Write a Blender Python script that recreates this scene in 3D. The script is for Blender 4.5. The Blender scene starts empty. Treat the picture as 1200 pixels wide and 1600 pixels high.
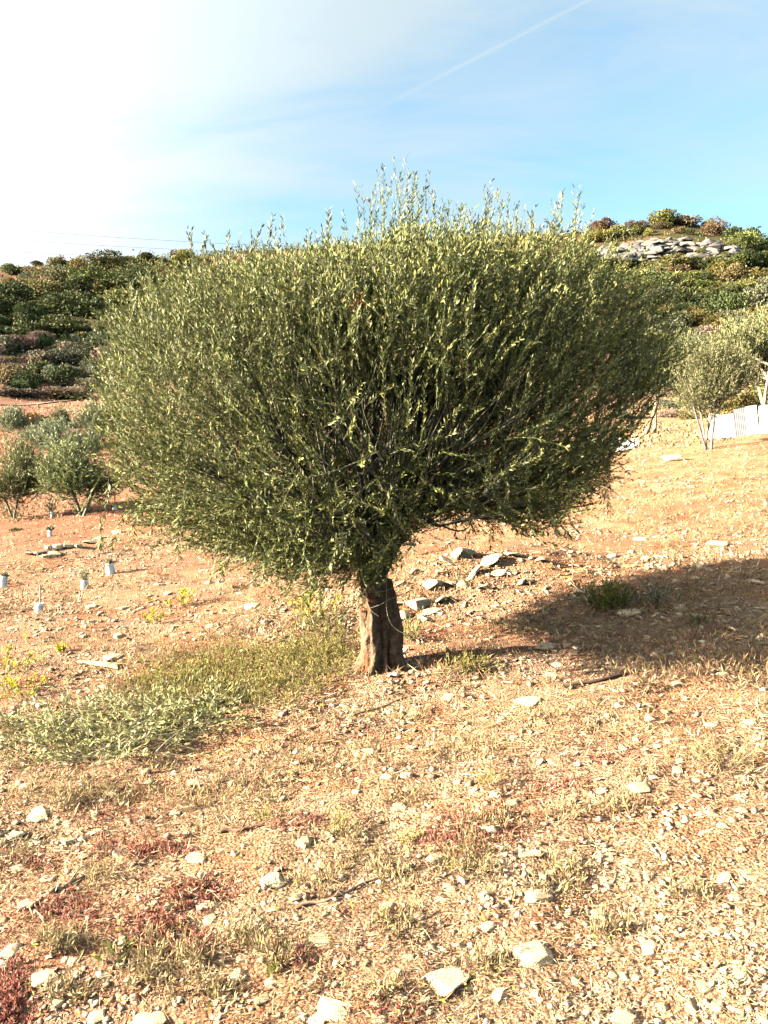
import bpy, bmesh, math, random
import numpy as np
from mathutils import Vector, noise as mnoise

random.seed(7)
rng = np.random.default_rng(11)
R = math.radians
scene = bpy.context.scene
C = scene.collection

# ------------------------------------------------------------------ camera
CAM_Z = 1.6
F = 1200.0                       # focal length in photo pixels (photo 1200 x 1600)
PITCH = math.atan(80 / F)        # the level horizon lies at row 720
cam_d = bpy.data.cameras.new('camera')
cam = bpy.data.objects.new('camera', cam_d)
C.objects.link(cam)
cam.location = (0, 0, CAM_Z)
cam.rotation_euler = (R(90) - PITCH, 0, 0)
cam_d.sensor_fit = 'VERTICAL'
cam_d.sensor_height = 24
cam_d.lens = 24 * F / 1600
cam_d.clip_end = 8000
scene.camera = cam

# ------------------------------------------------------------------ light
SUN_AZ = 97.0      # degrees left of the view axis
SUN_EL = 17.0
s_dir = Vector((-math.sin(R(SUN_AZ)) * math.cos(R(SUN_EL)), math.cos(R(SUN_AZ)) * math.cos(R(SUN_EL)), math.sin(R(SUN_EL))))
sun_d = bpy.data.lights.new('sun', 'SUN')
sun_d.energy = 5.0
sun_d.angle = R(0.6)
sun_d.color = (1.0, 0.89, 0.70)
sun = bpy.data.objects.new('sun', sun_d)
C.objects.link(sun)
sun.rotation_euler = s_dir.to_track_quat('Z', 'Y').to_euler()
sun.location = (-20, 0, 20)

world = bpy.data.worlds.new('World')
scene.world = world
world.use_nodes = True
wn, wl = world.node_tree.nodes, world.node_tree.links
wn.clear()


def build_world():
    def N(t, **k):
        n = wn.new(t)
        for a, b in k.items():
            setattr(n, a, b)
        return n

    def M(op, a, b=None, clamp=False):
        n = N('ShaderNodeMath', operation=op, use_clamp=clamp)
        for i, v in enumerate((a, b)):
            if v is None:
                continue
            if isinstance(v, (int, float)):
                n.inputs[i].default_value = v
            else:
                wl.new(v, n.inputs[i])
        return n.outputs[0]
    out = N('ShaderNodeOutputWorld')
    bg = N('ShaderNodeBackground')
    bg.inputs['Strength'].default_value = 0.05
    sky = N('ShaderNodeTexSky', sky_type='NISHITA', sun_disc=False, sun_elevation=R(SUN_EL), sun_rotation=R(-SUN_AZ),
            altitude=100, air_density=0.8, dust_density=0.2, ozone_density=1.2)
    tc = N('ShaderNodeTexCoord')
    nrm = N('ShaderNodeVectorMath', operation='NORMALIZE')
    wl.new(tc.outputs['Generated'], nrm.inputs[0])
    sep = N('ShaderNodeSeparateXYZ')
    wl.new(nrm.outputs[0], sep.inputs[0])
    # clouds lie on a plane high above: project the direction on it
    h = M('ADD', M('MAXIMUM', sep.outputs[2], 0.0), 0.42)
    cx, cy = M('DIVIDE', sep.outputs[0], h), M('DIVIDE', sep.outputs[1], h)
    comb = N('ShaderNodeCombineXYZ')
    wl.new(cx, comb.inputs[0]); wl.new(cy, comb.inputs[1])
    mp = N('ShaderNodeMapping')
    mp.inputs['Rotation'].default_value = (0, 0, R(42))
    mp.inputs['Scale'].default_value = (0.7, 2.2, 1)
    mp.inputs['Location'].default_value = (2.2, 8.9, 0)
    wl.new(comb.outputs[0], mp.inputs[0])
    n1 = N('ShaderNodeTexNoise'); n1.inputs['Scale'].default_value = 0.8
    n1.inputs['Detail'].default_value = 9; n1.inputs['Roughness'].default_value = 0.55; n1.inputs['Distortion'].default_value = 0.7
    wl.new(mp.outputs[0], n1.inputs['Vector'])
    n2 = N('ShaderNodeTexNoise'); n2.inputs['Scale'].default_value = 0.33
    n2.inputs['Detail'].default_value = 4
    wl.new(comb.outputs[0], n2.inputs['Vector'])
    cov = M('ADD', M('MULTIPLY', n1.outputs[0], 0.75), M('MULTIPLY', n2.outputs[0], 0.55))
    n3 = N('ShaderNodeTexNoise'); n3.inputs['Scale'].default_value = 2.3
    n3.inputs['Detail'].default_value = 8; n3.inputs['Roughness'].default_value = 0.6; n3.inputs['Distortion'].default_value = 0.5
    wl.new(mp.outputs[0], n3.inputs['Vector'])
    cov = M('ADD', cov, M('MULTIPLY', M('SUBTRACT', n3.outputs[0], 0.44), 0.55))
    # thin cloud scatters strongly forward: brighter and denser to the eye near the sun
    dotn = N('ShaderNodeVectorMath', operation='DOT_PRODUCT')
    wl.new(nrm.outputs[0], dotn.inputs[0]); dotn.inputs[1].default_value = s_dir
    fwd = M('MAXIMUM', dotn.outputs['Value'], 0.0)
    cov = M('ADD', cov, M('MULTIPLY', fwd, 0.42))
    ramp = N('ShaderNodeMapRange', interpolation_type='SMOOTHSTEP')
    ramp.inputs['From Min'].default_value = 0.42; ramp.inputs['From Max'].default_value = 0.84
    wl.new(cov, ramp.inputs['Value'])
    # an old vapour trail: a thin band along a great circle
    def vdir(px, py):
        d = Vector(((px - 600) / F, 1, -(py - 800) / F))
        c, s = math.cos(PITCH), math.sin(PITCH)
        return Vector((d.x, d.y * c + d.z * s, -d.y * s + d.z * c)).normalized()
    nv = vdir(560, 185).cross(vdir(920, 0)).normalized()
    dt = N('ShaderNodeVectorMath', operation='DOT_PRODUCT')
    wl.new(nrm.outputs[0], dt.inputs[0]); dt.inputs[1].default_value = nv
    band = N('ShaderNodeMapRange', interpolation_type='SMOOTHSTEP')
    band.inputs['From Min'].default_value = 0.0034; band.inputs['From Max'].default_value = 0.0004
    band.inputs['To Min'].default_value = 0.0; band.inputs['To Max'].default_value = 0.26
    wl.new(M('ABSOLUTE', dt.outputs['Value']), band.inputs['Value'])
    fade = N('ShaderNodeMapRange', interpolation_type='SMOOTHSTEP')
    fade.inputs['From Min'].default_value = -0.06; fade.inputs['From Max'].default_value = 0.10
    wl.new(sep.outputs[0], fade.inputs['Value'])
    tr = M('MULTIPLY', M('MULTIPLY', band.outputs[0], fade.outputs[0]), M('ADD', M('MULTIPLY', n1.outputs[0], 1.2), 0.1))
    fac = M('ADD', M('MULTIPLY', ramp.outputs[0], 0.88), tr, clamp=True)
    ccol = N('ShaderNodeMix', data_type='RGBA')
    ccol.inputs['A'].default_value = (1.8, 2.1, 2.2, 1)
    ccol.inputs['B'].default_value = (8.6, 8.3, 7.6, 1)
    wl.new(M('POWER', fwd, 1.6), ccol.inputs['Factor'])
    mix = N('ShaderNodeMix', data_type='RGBA')
    wl.new(fac, mix.inputs['Factor'])
    tint = N('ShaderNodeMix', data_type='RGBA', blend_type='MULTIPLY')
    tint.inputs['Factor'].default_value = 1.0
    tint.inputs['B'].default_value = (.80, 1.06, .98, 1)
    wl.new(sky.outputs[0], tint.inputs['A'])
    wl.new(tint.outputs['Result'], mix.inputs['A']); wl.new(ccol.outputs['Result'], mix.inputs['B'])
    wl.new(mix.outputs['Result'], bg.inputs['Color'])
    wl.new(bg.outputs[0], out.inputs['Surface'])


build_world()
vs = scene.view_settings
vs.view_transform = 'Standard'
vs.look = 'None'
vs.exposure = 3.05
vs.gamma = 1.0
scene.render.engine = 'CYCLES'
scene.cycles.use_denoising = True
scene.cycles.max_bounces = 4
scene.cycles.diffuse_bounces = 0
scene.cycles.transparent_max_bounces = 4


# ------------------------------------------------------------------ helpers
def ss(a, b, x):
    t = np.clip((x - a) / (b - a), 0, 1)
    return t * t * (3 - 2 * t)


def hash2(i, j, s):
    v = np.sin(i * 127.1 + j * 311.7 + s * 74.7) * 43758.5453
    return v - np.floor(v)


def vnoise(x, y, s=0):
    i, j = np.floor(x), np.floor(y)
    f, g = x - i, y - j
    f, g = f * f * (3 - 2 * f), g * g * (3 - 2 * g)
    a, b = hash2(i, j, s), hash2(i + 1, j, s)
    c, d = hash2(i, j + 1, s), hash2(i + 1, j + 1, s)
    return (a * (1 - f) + b * f) * (1 - g) + (c * (1 - f) + d * f) * g - 0.5


def fbm(x, y, s=0, o=4, g=0.5):
    v, a = 0, 1
    for k in range(o):
        v = v + a * vnoise(x * 2 ** k, y * 2 ** k, s + k * 3.3)
        a *= g
    return v


def nz(v):
    return v / (np.linalg.norm(v, axis=-1, keepdims=True) + 1e-9)


# profile of the slopes behind: photo row as seen from the camera, by distance
RR = np.array([22, 28, 36, 46, 60, 70, 76, 88, 110, 150, 180, 187, 214, 260, 400.])
COLS = np.array([-0.75, -0.5, -0.36, -0.14, 0.10, 0.28, 0.375, 0.43, 0.50, 0.75])
PROF = np.array([
    # 22   28   36   46   60   70   76   88  110  150  180  187  214  260  400
    [842, 775, 722, 684, 645, 627, 623, 606, 548, 470, 437, 432, 416, 425, 480],
    [842, 775, 722, 684, 645, 627, 623, 606, 548, 470, 437, 432, 416, 425, 480],
    [820, 768, 720, 684, 645, 627, 623, 606, 548, 472, 436, 430, 412, 420, 470],
    [790, 748, 712, 680, 643, 625, 620, 600, 546, 475, 432, 424, 390, 400, 450],
    [755, 728, 700, 670, 630, 608, 596, 576, 540, 475, 432, 420, 376, 385, 440],
    [725, 706, 684, 655, 612, 588, 572, 552, 520, 465, 428, 400, 362, 375, 430],
    [708, 690, 672, 645, 603, 580, 566, 545, 510, 455, 420, 385, 352, 365, 420],
    [698, 680, 664, 640, 600, 578, 563, 540, 505, 453, 420, 383, 356, 370, 420],
    [686, 670, 656, 634, 596, 574, 560, 538, 504, 454, 425, 410, 382, 390, 430],
    [650, 640, 630, 610, 580, 560, 548, 528, 498, 452, 425, 415, 392, 400, 440]], float)


def H0(x, y):
    """height of the bare terrain, without small relief"""
    x, y = np.asarray(x, float), np.asarray(y, float)
    t = y - 5.8
    plane = 0.115 * x + np.where(t > 0, 0.054 * t, 0.022 * t)
    r = np.sqrt(x * x + y * y)
    plane = np.where(r > 60, plane * 60 / np.maximum(r, 1), plane)
    yy = np.maximum(y, 0.2 * r + 1e-3)
    u = np.clip(x / yy, -0.74, 0.74)
    ci = np.clip(np.searchsorted(COLS, u) - 1, 0, len(COLS) - 2)
    cf = (u - COLS[ci]) / (COLS[ci + 1] - COLS[ci])
    cf = cf * cf * (3 - 2 * cf)
    d = np.clip(np.where(r < 1, 1, r) / np.sqrt(1 + u * u), 22.0, 399.9)   # depth along the view axis
    ri = np.clip(np.searchsorted(RR, d) - 1, 0, len(RR) - 2)
    rf = (d - RR[ri]) / (RR[ri + 1] - RR[ri])
    row = ((PROF[ci, ri] * (1 - cf) + PROF[ci + 1, ri] * cf) * (1 - rf) + (PROF[ci, ri + 1] * (1 - cf) + PROF[ci + 1, ri + 1] * cf) * rf)
    el = (800 - row) / F
    c, s = math.cos(PITCH), math.sin(PITCH)
    z = CAM_Z + d * (el * c - s) / (c + el * s)
    back = ss(-0.2, 0.35, np.where(r > 0.01, y / np.maximum(r, .01), 1))
    w = ss(21, 31, r) * back
    far = ss(420, 900, r)
    return (plane * (1 - w) + z * w) * (1 - far) + far * -12


def H(x, y):
    x, y = np.asarray(x, float), np.asarray(y, float)
    r = np.sqrt(x * x + y * y)
    near = 1 - ss(14, 40, r)
    z = H0(x, y)
    z = z + near * (0.07 * fbm(x * 0.9, y * 0.9, 1, 3) + 0.035 * fbm(x * 4, y * 4, 5, 3))
    z = z + near * 0.05 * fbm(x * 0.5 - y * 1.2, x * .2 + y * .3, 9, 2)
    z = z + ss(25, 60, r) * (1 - ss(300, 500, r)) * 1.2 * fbm(x * 0.06, y * 0.06, 15, 4)
    # rubble bank behind the tree and the bank on the left
    z = z + 0.34 * np.exp(-(((x - 1.15 - .25 * (y - 8.4)) / 1.4) ** 2 + ((y - 8.5) / 0.75) ** 2))
    z = z + 0.30 * np.exp(-(((x + 5.6) / 2.6) ** 2 + ((y - 14.2 - .3 * (x + 5.6)) / 0.8) ** 2))
    return z


def Hs(x, y):
    return float(H(np.array([x]), np.array([y]))[0])


def ray(px, py):
    d = np.array([(px - 600) / F, 1, -(py - 800) / F])
    c, s = math.cos(PITCH), math.sin(PITCH)
    return np.array([d[0], d[1] * c + d[2] * s, -d[1] * s + d[2] * c])


TT = np.exp(np.linspace(math.log(1.2), math.log(380), 420))


def gpt(px, py):
    """point where the sight line of a photo pixel meets the ground"""
    d = ray(px, py)
    X, Y, Z = d[0] * TT, d[1] * TT, CAM_Z + d[2] * TT
    below = np.nonzero(Z < H(X, Y))[0]
    i = below[0] if len(below) else len(TT) - 1
    i = max(i, 1)
    g0 = Z[i - 1] - float(H(X[i - 1], Y[i - 1])); g1 = Z[i] - float(H(X[i], Y[i]))
    f = g0 / (g0 - g1 + 1e-9) if g0 > 0 > g1 else 0.5
    t = TT[i - 1] * (1 - f) + TT[i] * f
    x, y = d[0] * t, d[1] * t
    return Vector((x, y, Hs(x, y)))


# the same on a grid of pixels, for scatter
GX, GY = np.meshgrid(np.linspace(-420, 1560, 76), np.linspace(640, 1660, 61))
GT = np.zeros(GX.shape)
for _j in range(GX.shape[0]):
    for _i in range(GX.shape[1]):
        p_ = gpt(GX[_j, _i], GY[_j, _i])
        GT[_j, _i] = p_.y
def gpts(px, py):
    px, py = np.asarray(px, float), np.asarray(py, float)
    a = np.clip((px + 420) / 1980 * 75, 0, 74.999); b = np.clip((py - 640) / 1020 * 60, 0, 59.999)
    i, j = a.astype(int), b.astype(int)
    f, g = a - i, b - j
    Y = np.exp((np.log(GT[j, i]) * (1 - f) + np.log(GT[j, i + 1]) * f) * (1 - g) + (np.log(GT[j + 1, i]) * (1 - f) + np.log(GT[j + 1, i + 1]) * f) * g)
    c, s = math.cos(PITCH), math.sin(PITCH)
    X = (px - 600) / F * Y / (c - (py - 800) / F * s)
    return np.stack([X, Y, H(X, Y)], -1)


def wide(n):
    """photo columns, thinning out past the sides of the frame"""
    return np.where(rng.random(n) < .84, rng.uniform(-40, 1240, n), rng.uniform(-400, 1550, n))


def mesh_np(name, V, Fc, col=None, smooth=False):
    """mesh from arrays: V (n,3), Fc (m,3) or (m,4)"""
    V = np.ascontiguousarray(V, np.float32); Fc = np.ascontiguousarray(Fc, np.int32)
    k = Fc.shape[1]
    me = bpy.data.meshes.new(name)
    me.vertices.add(len(V)); me.vertices.foreach_set('co', V.ravel())
    me.loops.add(Fc.size); me.loops.foreach_set('vertex_index', Fc.ravel())
    me.polygons.add(len(Fc)); me.polygons.foreach_set('loop_start', np.arange(0, Fc.size, k, dtype=np.int32))
    me.polygons.foreach_set('loop_total', np.full(len(Fc), k, np.int32))
    if smooth:
        me.polygons.foreach_set('use_smooth', np.ones(len(Fc), bool))
    if col is not None:
        a = me.color_attributes.new('Col', 'FLOAT_COLOR', 'POINT')
        cc = np.ones((len(V), 4), np.float32); cc[:, :3] = col
        a.data.foreach_set('color', cc.ravel())
    me.update(); me.validate()
    return me


def obj(name, me, mat=None, parent=None, loc=None):
    o = bpy.data.objects.new(name, me)
    C.objects.link(o)
    if mat is not None and me is not None and not me.materials:
        me.materials.append(mat)
    if parent is not None:
        o.parent = parent
    if loc is not None:
        o.location = loc
    return o


def tag(o, label=None, cat=None, group=None, kind=None):
    for k, v in (('label', label), ('category', cat), ('group', group), ('kind', kind)):
        if v:
            o[k] = v
    return o


def empty(name, loc, label, cat, group=None, rz=0):
    o = bpy.data.objects.new(name, None)
    C.objects.link(o)
    o.location = loc
    o.rotation_euler.z = rz
    o.empty_display_size = 0.2
    return tag(o, label, cat, group)


def copy_tree(o, parent=None):
    c = o.copy(); C.objects.link(c); c.parent = parent
    for ch in o.children:
        if ch != c:
            copy_tree(ch, c)
    return c


class MB:
    """collects triangles with colours"""
    def __init__(s):
        s.v, s.f, s.c, s.n = [], [], [], 0

    def add(s, V, Fc, col):
        V = np.asarray(V, float)
        s.v.append(V); s.f.append(np.asarray(Fc) + s.n)
        s.c.append(np.broadcast_to(np.asarray(col, float), V.shape).copy()); s.n += len(V)

    def mesh(s, name, smooth=False):
        return mesh_np(name, np.concatenate(s.v), np.concatenate(s.f), np.concatenate(s.c), smooth)

    def tubes(s, P, rad, col, sides=4):
        """P (n,k,3) polylines, rad (n,k), many at once"""
        n, k, _ = P.shape
        T = np.gradient(P, axis=1); T = nz(T)
        ref = np.where(np.abs(T[..., 2:3]) > 0.9, np.array([1., 0, 0]), np.array([0, 0, 1.]))
        A = nz(np.cross(T, ref)); B = np.cross(T, A)
        an = np.arange(sides) / sides * 2 * math.pi
        V = P[:, :, None, :] + rad[:, :, None, None] * (np.cos(an)[None, None, :, None] * A[:, :, None, :] + np.sin(an)[None, None, :, None] * B[:, :, None, :])
        idx = np.arange(n * k * sides).reshape(n, k, sides)
        a = idx[:, :-1, :]; b = np.roll(a, -1, 2); d = idx[:, 1:, :]; c = np.roll(d, -1, 2)
        t1 = np.stack([a, b, c], -1).reshape(-1, 3); t2 = np.stack([a, c, d], -1).reshape(-1, 3)
        cc = np.broadcast_to(np.asarray(col, float).reshape((-1, 1, 1, 3)) if np.ndim(col) > 1 else np.asarray(col, float), V.shape)
        s.add(V.reshape(-1, 3), np.concatenate([t1, t2]), cc.reshape(-1, 3))

    def leaves(s, P, D, L, W, col, fold=0.25, up=None):
        """folded diamond leaves: base P, direction D, length L, width W"""
        n = len(P)
        D = nz(D)
        if up is None:
            up = rng.normal(size=(n, 3))
        S = nz(np.cross(D, up)); Nn = np.cross(S, D)
        L = np.broadcast_to(L, n)[:, None]; W = np.broadcast_to(W, n)[:, None]
        mid = P + D * L * 0.5
        V = np.stack([P, mid + S * W * .5 + Nn * W * fold, P + D * L, mid - S * W * .5 + Nn * W * fold], 1)
        b = np.arange(n)[:, None] * 4
        f = np.concatenate([b + np.array([[0, 1, 2]]), b + np.array([[0, 2, 3]])])
        s.add(V.reshape(-1, 3), f, np.repeat(col, 4, 0))


def cjit(base, n, v=0.25, hue=0.08):
    """n colours round a base"""
    base = np.asarray(base, float)
    return np.clip(base[None] * (1 + v * rng.normal(size=(n, 1))) * (1 + hue * rng.normal(size=(n, 3))), 0.005, 0.9)


def cmix(bases, n, w=None, v=0.2, hue=0.06):
    b = np.asarray(bases, float)[rng.choice(len(bases), n, p=w)]
    return np.clip(b * (1 + v * rng.normal(size=(n, 1))) * (1 + hue * rng.normal(size=(n, 3))), 0.005, 0.9)


# ------------------------------------------------------------------ materials
def new_mat(name):
    m = bpy.data.materials.new(name); m.use_nodes = True
    nt = m.node_tree
    return m, nt, nt.nodes['Principled BSDF'], nt.nodes['Material Output']


def mat_vcol(name, rough=0.6, trans=0.0, spec=0.3, noise=0.0, nscale=30, bump=0.0, bscale=40, rand=0.0, detail=4, hue=.03):
    """vertex colour, with grain, and per-object variation"""
    m, nt, p, out = new_mat(name)
    N, L = nt.nodes, nt.links
    a = N.new('ShaderNodeAttribute'); a.attribute_name = 'Col'
    col = a.outputs['Color']
    if noise:
        t = N.new('ShaderNodeTexNoise'); t.inputs['Scale'].default_value = nscale; t.inputs['Detail'].default_value = detail
        tc = N.new('ShaderNodeTexCoord'); L.new(tc.outputs['Object'], t.inputs['Vector'])
        r = N.new('ShaderNodeMapRange'); r.inputs['From Min'].default_value = .3; r.inputs['From Max'].default_value = .7
        r.inputs['To Min'].default_value = 1 - noise; r.inputs['To Max'].default_value = 1 + noise
        L.new(t.outputs[0], r.inputs[0])
        v = N.new('ShaderNodeVectorMath'); v.operation = 'SCALE'
        L.new(col, v.inputs[0]); L.new(r.outputs[0], v.inputs['Scale']); col = v.outputs[0]
    if rand:
        oi = N.new('ShaderNodeObjectInfo')
        hs = N.new('ShaderNodeHueSaturation')
        r = N.new('ShaderNodeMapRange'); r.inputs['To Min'].default_value = 1 - rand; r.inputs['To Max'].default_value = 1 + rand
        L.new(oi.outputs['Random'], r.inputs[0]); L.new(r.outputs[0], hs.inputs['Value'])
        w = N.new('ShaderNodeMath'); w.operation = 'MULTIPLY'; w.inputs[1].default_value = 7.31
        fr = N.new('ShaderNodeMath'); fr.operation = 'FRACT'
        r2 = N.new('ShaderNodeMapRange'); r2.inputs['To Min'].default_value = .5 - hue; r2.inputs['To Max'].default_value = .5 + hue
        L.new(oi.outputs['Random'], w.inputs[0]); L.new(w.outputs[0], fr.inputs[0]); L.new(fr.outputs[0], r2.inputs[0]); L.new(r2.outputs[0], hs.inputs['Hue'])
        L.new(col, hs.inputs['Color']); col = hs.outputs[0]
    L.new(col, p.inputs['Base Color'])
    p.inputs['Roughness'].default_value = rough
    p.inputs['Specular IOR Level'].default_value = spec
    if bump:
        t = N.new('ShaderNodeTexNoise'); t.inputs['Scale'].default_value = bscale; t.inputs['Detail'].default_value = 6
        tc = N.new('ShaderNodeTexCoord'); L.new(tc.outputs['Object'], t.inputs['Vector'])
        b = N.new('ShaderNodeBump'); b.inputs['Strength'].default_value = bump; b.inputs['Distance'].default_value = 0.02
        L.new(t.outputs[0], b.inputs['Height']); L.new(b.outputs[0], p.inputs['Normal'])
    if trans:
        tr = N.new('ShaderNodeBsdfTranslucent'); L.new(col, tr.inputs['Color'])
        mx = N.new('ShaderNodeMixShader'); mx.inputs[0].default_value = trans
        L.new(p.outputs[0], mx.inputs[1]); L.new(tr.outputs[0], mx.inputs[2]); L.new(mx.outputs[0], out.inputs['Surface'])
    return m


def mat_ground():
    m, nt, p, out = new_mat('stony_soil')
    N, L = nt.nodes, nt.links
    a = N.new('ShaderNodeAttribute'); a.attribute_name = 'Col'
    tc = N.new('ShaderNodeTexCoord')

    def noise(scale, detail=6, rough=.6):
        t = N.new('ShaderNodeTexNoise'); t.inputs['Scale'].default_value = scale
        t.inputs['Detail'].default_value = detail; t.inputs['Roughness'].default_value = rough
        L.new(tc.outputs['Object'], t.inputs['Vector']); return t.outputs[0]

    def rng_(v, a0, a1, b0, b1):
        r = N.new('ShaderNodeMapRange'); r.inputs['From Min'].default_value = a0; r.inputs['From Max'].default_value = a1
        r.inputs['To Min'].default_value = b0; r.inputs['To Max'].default_value = b1
        L.new(v, r.inputs[0]); return r.outputs[0]

    def mix(f, A, B, bt='MIX'):
        x = N.new('ShaderNodeMix'); x.data_type = 'RGBA'; x.blend_type = bt
        if isinstance(f, float): x.inputs['Factor'].default_value = f
        else: L.new(f, x.inputs['Factor'])
        for s_, v in (('A', A), ('B', B)):
            if isinstance(v, tuple): x.inputs[s_].default_value = v
            else: L.new(v, x.inputs[s_])
        return x.outputs['Result']
    col = a.outputs['Color']
    # red earth showing in patches, pale dust, dark crumbs
    col = mix(rng_(noise(1.7, 5), .48, .64, 0, .7), col, mix(1.0, col, (.96, .66, .54, 1), 'MULTIPLY'))
    col = mix(rng_(noise(9, 6, .7), .52, .72, 0, .6), col, mix(1.0, col, (1.35, 1.35, 1.25, 1), 'MULTIPLY'))
    vor = N.new('ShaderNodeTexVoronoi'); vor.inputs['Scale'].default_value = 70; L.new(tc.outputs['Object'], vor.inputs['Vector'])
    sepc = N.new('ShaderNodeSeparateColor'); L.new(vor.outputs['Color'], sepc.inputs[0])
    col = mix(rng_(sepc.outputs[0], .7, .95, 0, .6), col, mix(1.0, col, (1.45, 1.4, 1.3, 1), 'MULTIPLY'))
    col = mix(rng_(sepc.outputs[1], .75, .95, 0, .6), col, mix(1.0, col, (.55, .42, .36, 1), 'MULTIPLY'))
    col = mix(rng_(noise(160, 3), .35, .65, 0, .55), mix(1.0, col, (.70, .61, .56, 1), 'MULTIPLY'), col)
    L.new(col, p.inputs['Base Color'])
    p.inputs['Roughness'].default_value = 0.95
    p.inputs['Specular IOR Level'].default_value = 0.1
    hsum = N.new('ShaderNodeMath'); hsum.operation = 'ADD'
    v2 = N.new('ShaderNodeMath'); v2.operation = 'MULTIPLY'; v2.inputs[1].default_value = -1.0
    L.new(vor.outputs['Distance'], v2.inputs[0])
    L.new(v2.outputs[0], hsum.inputs[0]); L.new(noise(38, 8, .75), hsum.inputs[1])
    b = N.new('ShaderNodeBump'); b.inputs['Strength'].default_value = 1.0; b.inputs['Distance'].default_value = 0.035
    L.new(hsum.outputs[0], b.inputs['Height']); L.new(b.outputs[0], p.inputs['Normal'])
    return m


MAT_GROUND = mat_ground()
MAT_STONE = mat_vcol('limestone', 0.9, spec=.15, noise=.30, nscale=9, bump=.8, bscale=26, rand=.18, detail=8, hue=.008)
MAT_GRAVEL = mat_vcol('gravel_chips', 0.92, spec=.12, noise=.15, nscale=60)
MAT_LEAF = mat_vcol('olive_leaf', 0.60, trans=.12, spec=.25)
MAT_LEAF_FAR = mat_vcol('olive_leaf_far', 0.6, trans=.15, spec=.25, rand=.18)
MAT_SCRUB = mat_vcol('scrub_leaf', 0.75, trans=.12, spec=.15, rand=.28)
MAT_WEED = mat_vcol('weed_leaf', 0.65, trans=.25, spec=.2)
MAT_STRAW = mat_vcol('dry_straw', 0.8, trans=.15, spec=.15)
MAT_BARK = mat_vcol('olive_bark', 0.92, spec=.12, noise=.45, nscale=26, bump=1.0, bscale=34, detail=7)
MAT_TWIG = mat_vcol('olive_twig', 0.8, spec=.2)
MAT_WHITE = mat_vcol('white_paint', 0.6, spec=.3, noise=.12, nscale=6)
MAT_ROCK = mat_vcol('cliff_rock', 0.95, spec=.1, noise=.45, nscale=.55, bump=1.0, bscale=1.3, detail=8)

# ------------------------------------------------------------------ ground
TREE = Vector((0.0, 5.8, 0.0)); TREE.z = Hs(0.0, 5.8)


def soil_colour(x, y):
    r = np.sqrt(x * x + y * y)
    n = len(x)
    tan = np.array([.46, .300, .188]); red = np.array([.385, .180, .112]); pale = np.array([.52, .375, .252]); grey = np.array([.29, .198, .15])
    c = np.broadcast_to(tan, (n, 3)).copy()

    def lay(col, w):
        c[:] = c * (1 - w[:, None]) + np.asarray(col) * w[:, None]
    lay(red, .75 * ss(.02, .28, fbm(x * .8 + 7, y * .8, 21, 4)))
    lay(pale, .8 * ss(.0, .3, fbm(x * 1.1, y * 1.1 + 3, 31, 4)))
    lay(grey, .6 * ss(.05, .32, fbm(x * 1.6 - y * .4, y * 2.6, 41, 4)))
    lay([.49, .345, .225], .55 * ss(5.2, 3.2, y) * ss(-2.2, .2, x))
    # orange earth beyond the tree, red earth in the hollow on the left, straw-tinted slope on the right
    lay([.47, .290, .160], .6 * ss(6.2, 8.5, y) * ss(-3, 1, x) * (1 - ss(18, 30, r)))
    lay([.50, .35, .19], .6 * ss(8, 13, y) * ss(1, 4, x))
    lay([.31, .20, .13], .6 * ss(6.5, 9, y) * (1 - ss(24, 32, r)) * ss(.02, .28, fbm(x * 1.3 - y * .3, y * 2.4, 47, 4)))
    lay([.38, .18, .10], .45 * ss(6.5, 9, y) * (1 - ss(24, 32, r)) * ss(.08, .3, fbm(x * .9 - y * .2, y * 1.7, 49, 4)))
    lay([.30, .115, .065], .8 * ss(12, 22, r) * ss(.5, -3, x) * (.6 + .8 * np.clip(fbm(x * .25, y * .25, 51, 4), -.5, .5)))
    lay([.27, .16, .12], .7 * ss(50, 64, r))
    # undergrowth of the hills
    lay([.075, .075, .032], ss(96, 112, r + 10 * fbm(x * .05, y * .05, 61, 3)))
    lay([.26, .15, .10], .85 * ss(98, 110, r) * ss(.18, .34, fbm(x * .045 + 4, y * .045, 71, 3)))
    return c


def build_ground():
    rr = np.concatenate([np.exp(np.linspace(math.log(.7), math.log(30), 330)), np.exp(np.linspace(math.log(30), math.log(420), 150))[1:],
                         np.exp(np.linspace(math.log(420), math.log(6000), 14))[1:]])
    th = np.concatenate([np.linspace(-44, 44, 240), np.linspace(42, 318, 62)[1:-1]])
    th = np.radians(th)
    A, B = np.meshgrid(th, rr)
    X, Y = (np.sin(A) * B).ravel(), (np.cos(A) * B).ravel()
    V = np.stack([X, Y, H(X, Y)], -1)
    n, m = len(rr), len(th)
    i = np.arange(n * m).reshape(n, m)
    a, b = i[:-1], i[1:]
    Q = np.stack([a, np.roll(a, -1, 1), np.roll(b, -1, 1), b], -1).reshape(-1, 4)[:, ::-1]
    V = np.concatenate([V, [[0, 0, Hs(0, 0)]]])
    k = n * m
    cap = np.stack([np.full(m, k), np.full(m, k), i[0], np.roll(i[0], -1)], -1)
    tri = np.concatenate([Q[:, [0, 1, 2]], Q[:, [0, 2, 3]], cap[:, [1, 3, 2]]])
    col = soil_colour(V[:, 0], V[:, 1])
    o = obj('ground', mesh_np('ground', V, tri, col, True), MAT_GROUND)
    tag(o, kind='structure', label='dry stony reddish slope rising to the scrub-covered hills')


build_ground()


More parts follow.
